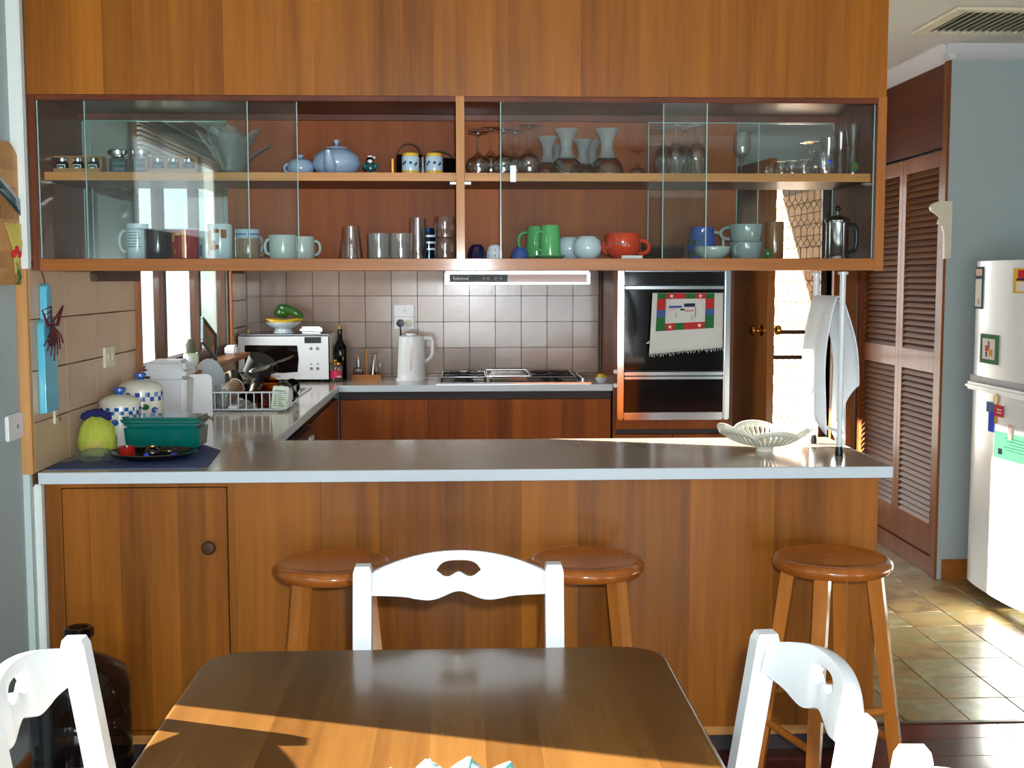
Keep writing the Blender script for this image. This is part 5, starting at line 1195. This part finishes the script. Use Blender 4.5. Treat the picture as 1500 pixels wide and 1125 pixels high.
tag(MB().ell((0, 0, .014), .03, .02, .014, 14, 8).build('shell', 'gunmetal', None, (-.94, 3.795, TR)), 'dull metal shell on the dark tray behind the bead', 'shell')

pt = thing('plush_toy', 'fuzzy yellow-green plush ball with a navy tuft beside the tiled wall', 'soft toy', (-1.172, 3.84, BT + .0025))
def fuzz(b, amp=.0035):
    for v in b.bm.verts: v.co += Vector((random.uniform(-1, 1), random.uniform(-1, 1), random.uniform(-1, 1))) * amp
    return b
fuzz(MB().lathe([(0, 0), (.048, .0), (.058, .02), (.060, .05), (.054, .085), (.040, .110), (.018, .124), (0, .127)], seg=40)).build('body', 'plush', pt, ang=180)
fuzz(MB().ell((.0, -.036, .038), .036, .026, .03, 24, 14), .002).build('belly', 'plush_belly', pt, ang=180)
b = MB()
for k in range(7): b.ell((-.036 + .012 * k, -.004, .124 + .012 * math.sin(PI * k / 6)), .013, .014, .013, 10, 8)
fuzz(b, .002).build('tuft', 'plush_tuft', pt, ang=180)
b = MB().sheet(lambda u, v: Vector((-.10 + .20 * u, -.05 + .10 * v, .014 * (math.sin(u * 7) ** 2) * (math.sin(v * 5 + u * 3) ** 2) + .035 * math.exp(-((u - .45) ** 2 + (v - .6) ** 2) * 14))), 22, 14)
for v in b.bm.verts: v.co.z += random.uniform(0, .006)
tag(b.build('plastic_wrap', 'film', None, (-1.13, 3.70, BT + .004), ang=12), 'crumpled clear plastic wrap before the plush toy', 'wrap')

# ------------------------------------------------------------------ dish rack and what drains in it
dr = thing('dish_rack', 'white wire dish rack on the sink drainer', 'rack', (-.955, 5.28, BT + .0045))
RX0, RX1, RY0, RY1, RH = -.195, .20, -.22, .20, .082
b = MB()
for z, e in ((.008, -.012), (RH, 0)): b.tube([(RX0 - e, RY0 - e, z), (RX1 + e, RY0 - e, z), (RX1 + e, RY1 + e, z), (RX0 - e, RY1 + e, z)], .0038, 6, True)
b.build('frame', 'white_paint', dr)
wm = MB().tube([(0, 0, .008), (0, 0, RH)], .0026, 6).mesh('wire')
for k in range(13):
    x = RX0 + (RX1 - RX0) * k / 12
    for y in (RY0, RY1): link('wire', wm, 'white_paint', dr, (x, y, 0))
for k in range(1, 12):
    y = RY0 + (RY1 - RY0) * k / 12
    for x in (RX0, RX1): link('wire', wm, 'white_paint', dr, (x, y, 0))
for k in range(10):
    x = RX0 + (RX1 - RX0) * (k + .5) / 10; MB().tube([(x, RY0, .008), (x, RY1, .008)], .0024, 6).build('wire', 'white_paint', dr)
DX, DY, DZ = -.955, 5.28, BT + .0170
def tilt(o, rx, ry, rz): o.rotation_euler = (rx, ry, rz); return o
def cup(name, label, cat, x, y, z, h, r, mat, rot, prof=None, handle=True, inner=None, group='dishes in the rack'):
    pr = prof or [(r * .72, 0), (r * .8, .005), (r, h * .5), (r * .98, h)]
    o = tag(MB().lathe(vessel(pr, .003), seg=28).build(name, mat, None, (DX + x, DY + y, DZ + z), rot), label, cat, group)
    if handle: MB().tube(handle_pts(r * .95, h * .2, h * .8, .024), .0045, 8).build('handle', mat, o)
    return o
c = cup('mug', 'brown stoneware mug tipped on its side in the dish rack', 'mug', -.03, -.06, .088, .095, .042, 'brown_glaze', (math.radians(118), 0, math.radians(-28)))
MB().lathe([(0, -.0008), (.032, -.0008), (.034, .002), (.032, .004)]).build('unglazed_foot', 'ivory', c)
cup('jam_glass', 'clear glass jar upright at the near corner of the dish rack', 'glass', -.155, -.14, .0, .085, .036, 'clear', (0, 0, 0), [(.034, 0), (.036, .004), (.036, .07), (.032, .08), (.033, .085)], False)
cup('glass_tumbler', 'clear tumbler upright in the front row of the dish rack', 'glass', -.075, -.15, .0, .095, .03, 'fogged', (0, 0, 0), [(.028, 0), (.03, .004), (.033, .095)], False)
cup('amber_tumbler', 'amber glass tilted in the front of the dish rack', 'glass', .095, -.08, .028, .10, .038, 'amber', (math.radians(35), math.radians(25), 0), None, False)
cup('amber_tumbler', 'second amber glass upright behind the rack wires', 'glass', .10, -.16, .0, .075, .034, 'amber', (0, 0, 0), [(.03, 0), (.032, .004), (.035, .075)], False)
cup('milk_pot', 'dark saucepan upside down on top of the drained dishes', 'pot', .06, .05, .195, .075, .062, 'black', (math.radians(205), math.radians(14), .4), [(.058, 0), (.06, .006), (.062, .07), (.064, .075)], True)
for k, (x, y, z, h, r, rot, lab) in enumerate(((.045, .03, .085, .085, .040, (2.3, .4, .3), 'shiny metal cup tumbled behind the brown mug'), (.150, .03, .075, .09, .040, (2.2, .7, .9), 'shiny metal cup leaning at the sink end of the rack'), (.02, .145, .07, .09, .040, (1.9, .3, -.4), 'dull metal beaker lying over the amber glasses'), (-.075, .06, .13, .10, .042, (2.6, -.2, .2), 'metal jug upside down at the back of the rack'), (.150, .14, .05, .085, .036, (1.2, .9, .2), 'metal cup tipped near the carton'))):
    cup('metal_cup', lab, 'cup', x, y, z, h, r, 'gunmetal', rot, None, k % 2 == 0)
tag(MB().ell((0, 0, 0), .022, .05, .006).tube([(0, .045, 0), (.0, .17, .012)], .005, 6).build('ladle', 'chrome', None, (DX + .06, DY - .02, DZ + .155), (.25, .35, -.9)), 'chrome spoon lying across the tumbled metal cups', 'spoon')
cb = tag(MB().box(-.034, .034, -.022, .022, 0, .095, .003).build('carton', 'pale_green', None, (DX + .165, DY - .17, DZ - .004), (0, .12, .1)), 'small printed pale green carton at the sink end of the rack', 'carton')
for k in range(8): MB().box(-.026, .026 - .008 * (k % 3), -.0228, -.0218, .012 + k * .009, .0155 + k * .009).build('print', 'teal', cb)
tag(MB().lathe([(0, 0), (.10, .012), (.102, .015), (.06, .008), (0, .004)], seg=36).build('dinner_plate', 'white_glaze', None, (DX - .165, DY - .03, DZ + .098), (math.radians(84), 0, math.radians(62))), 'white plate standing on edge in the dish rack', 'plate', 'dishes in the rack')
tag(link('white_board', plate(rrect(-.085, .085, 0, .18, .02), [], .008, .002), 'white_plastic', None, (-1.10, 4.835, BT + .001), (math.radians(90), 0, math.radians(16))), 'white plastic chopping board standing behind the kitchen bin', 'board')
cup('mug', 'pale yellow mug at the back of the dish rack', 'mug', -.13, .155, .055, .075, .042, 'yellow', (PI, 0, .3)).location.z = DZ + .125
tag(MB().box(-.02, .02, -.13, .13, -.0, .012, .004).build('soap_tray', 'white_plastic', None, (DX - .02, DY - .10, DZ)), 'pale plastic tray lying in the front of the dish rack', 'tray', 'dishes in the rack')

# ------------------------------------------------------------------ on the window sill
SZ = WZ0
pl = thing('framed_tile', 'dark framed picture propped on the kitchen window sill', 'picture', (-1.190, 5.66, SZ), math.radians(74))
pl.rotation_euler = (-.12, math.radians(35), math.radians(74)); pl.location.z += .050; pl.scale = (.76, .76, .76)
b = MB()
for x0, x1, z0, z1 in ((-.11, .11, 0, .022), (-.11, .11, .178, .20), (-.11, -.088, .022, .178), (.088, .11, .022, .178)): b.box(x0, x1, 0, .018, z0, z1, .003)
o = b.build('frame', 'teal_dark', pl, (0, 0, 0), (-.16, 0, 0)); MB().box(-.088, .088, .008, .012, .022, .178).build('picture', 'photo_brown', pl, (0, 0, 0), (-.16, 0, 0))
MB().box(-.05, .03, .006, .0085, .05, .12).build('picture', 'grass_green', pl, (0, 0, 0), (-.16, 0, 0))
o = tag(MB().lathe(vessel([(.022, 0), (.03, .01), (.034, .05), (.03, .062), (.032, .066)], .003)).build('planter', 'pale_green', None, (-1.200, 5.30, SZ)), 'small pale green planter on the kitchen window sill', 'planter')
MB().lathe([(0, .045), (.028, .045), (.02, .07), (.023, .10), (.012, .125), (0, .128)]).build('cactus', 'weave', o)
o = tag(MB().lathe(vessel([(.016, 0), (.02, .006), (.018, .05), (.014, .06)], .002)).build('sill_vase', 'white_glaze', None, (-1.175, 5.18, SZ)), 'small white vase at the near end of the window sill', 'vase')
o = tag(MB().box(-.03, .03, -.05, .05, 0, .05, .01, 3).build('soap_box', 'white_plastic', None, (-1.195, 6.20, SZ)), 'white box lying at the far end of the window sill', 'box')

# ------------------------------------------------------------------ lace bowl on the bar
lbw = thing('lace_bowl', 'white openwork china bowl with petal lobes on the breakfast bar', 'bowl', (.985, 3.85, BT))
NU, NV = 144, 12
def lobe(a): return abs(math.cos(3 * a)) ** .55
def lacep(u, v, off=0):
    a = 2 * PI * u; L = lobe(a + .5)
    r = .032 + (.112 + .012 * L) * v ** .85
    z = .018 + (.036 + .026 * L) * v ** 1.7
    return Vector((r * math.cos(a), r * math.sin(a), z + off))
b = MB()
g = [[b.bm.verts.new(lacep(i / NU, j / NV)) for j in range(NV + 1)] for i in range(NU)]
for i in range(NU):
    for j in range(NV):
        if 2 <= j < NV - 2 and i % 3 == 0 and lobe(2 * PI * (i + .5) / NU + .5) > .35 + .05 * (j > 8): continue
        k = (i + 1) % NU; b.bm.faces.new((g[i][j], g[k][j], g[k][j + 1], g[i][j + 1]))
thicken(b.build('bowl', 'ivory', lbw), .0035, 0)
MB().lathe([(0, .016), (.033, .018), (.03, .010), (.026, .006), (.03, 0), (.022, 0), (.02, .006), (0, .008)]).build('foot', 'ivory', lbw)
MB().tube([lacep(i / 72, 1.0) for i in range(72)], .003, 6, True).build('rim', 'ivory', lbw)

# ------------------------------------------------------------------ outside the back door and the window
struct(MB().box(-8, 8, 7.06, 22, -.22, -.12).build('ground', 'paving'))
ew = struct(MB().box(2.66, 2.78, 7.2, 14.0, -.12, 3.4).build('exterior_wall', 'grout'))
bm_ = MB().box(0, .012, .004, .236, .004, .082, .002, 1).mesh('brick')
nb = 0
for r in range(32):
    for k in range(16):
        y = 7.9 + k * .24 + (.12 if r % 2 else 0)
        z = -.1 + r * .086
        if z < .3 or z > 2.7 or nb >= 300 or y > 11.3: continue
        nb += 1; link('brick', bm_, 'brick', ew, (2.649, y, z))
struct(MB().box(-3.2, 2.66, 7.06, 10.3, 2.52, 2.60).build('roof', 'dark_wood'))  # unseen verandah roof, run on sideways to cut sun off the upper louvres
fc = tag(thing('garden_fence', 'pale painted paling fence beyond the back door', 'fence', (0, 13.2, -.12)))
pm_ = MB().box(0, .14, 0, .02, 0, 1.95, .004, 1).mesh('paling')
for k in range(22): link('paling', pm_, 'fence_paint', fc, (.6 + k * .15, 0, 0))
MB().box(.6, 3.9, .02, .06, .4, .48).box(.6, 3.9, .02, .06, 1.5, 1.58).build('fence_rail', 'fence_paint', fc)
nw = struct(MB().box(-4.6, -4.4, 3.5, 12.5, -.2, 2.35).build('exterior_wall', 'cream'))
struct(MB().box(-14, -1.4, -18, 14, -.3, -.2).build('ground', 'paving'))
struct(MB().box(-5.3, -5.2, -18, 3.2, -.2, 2.3).build('exterior_wall', 'dark_wood'))  # unseen dark fence, added to keep bright sky out of the cabinet glass reflections
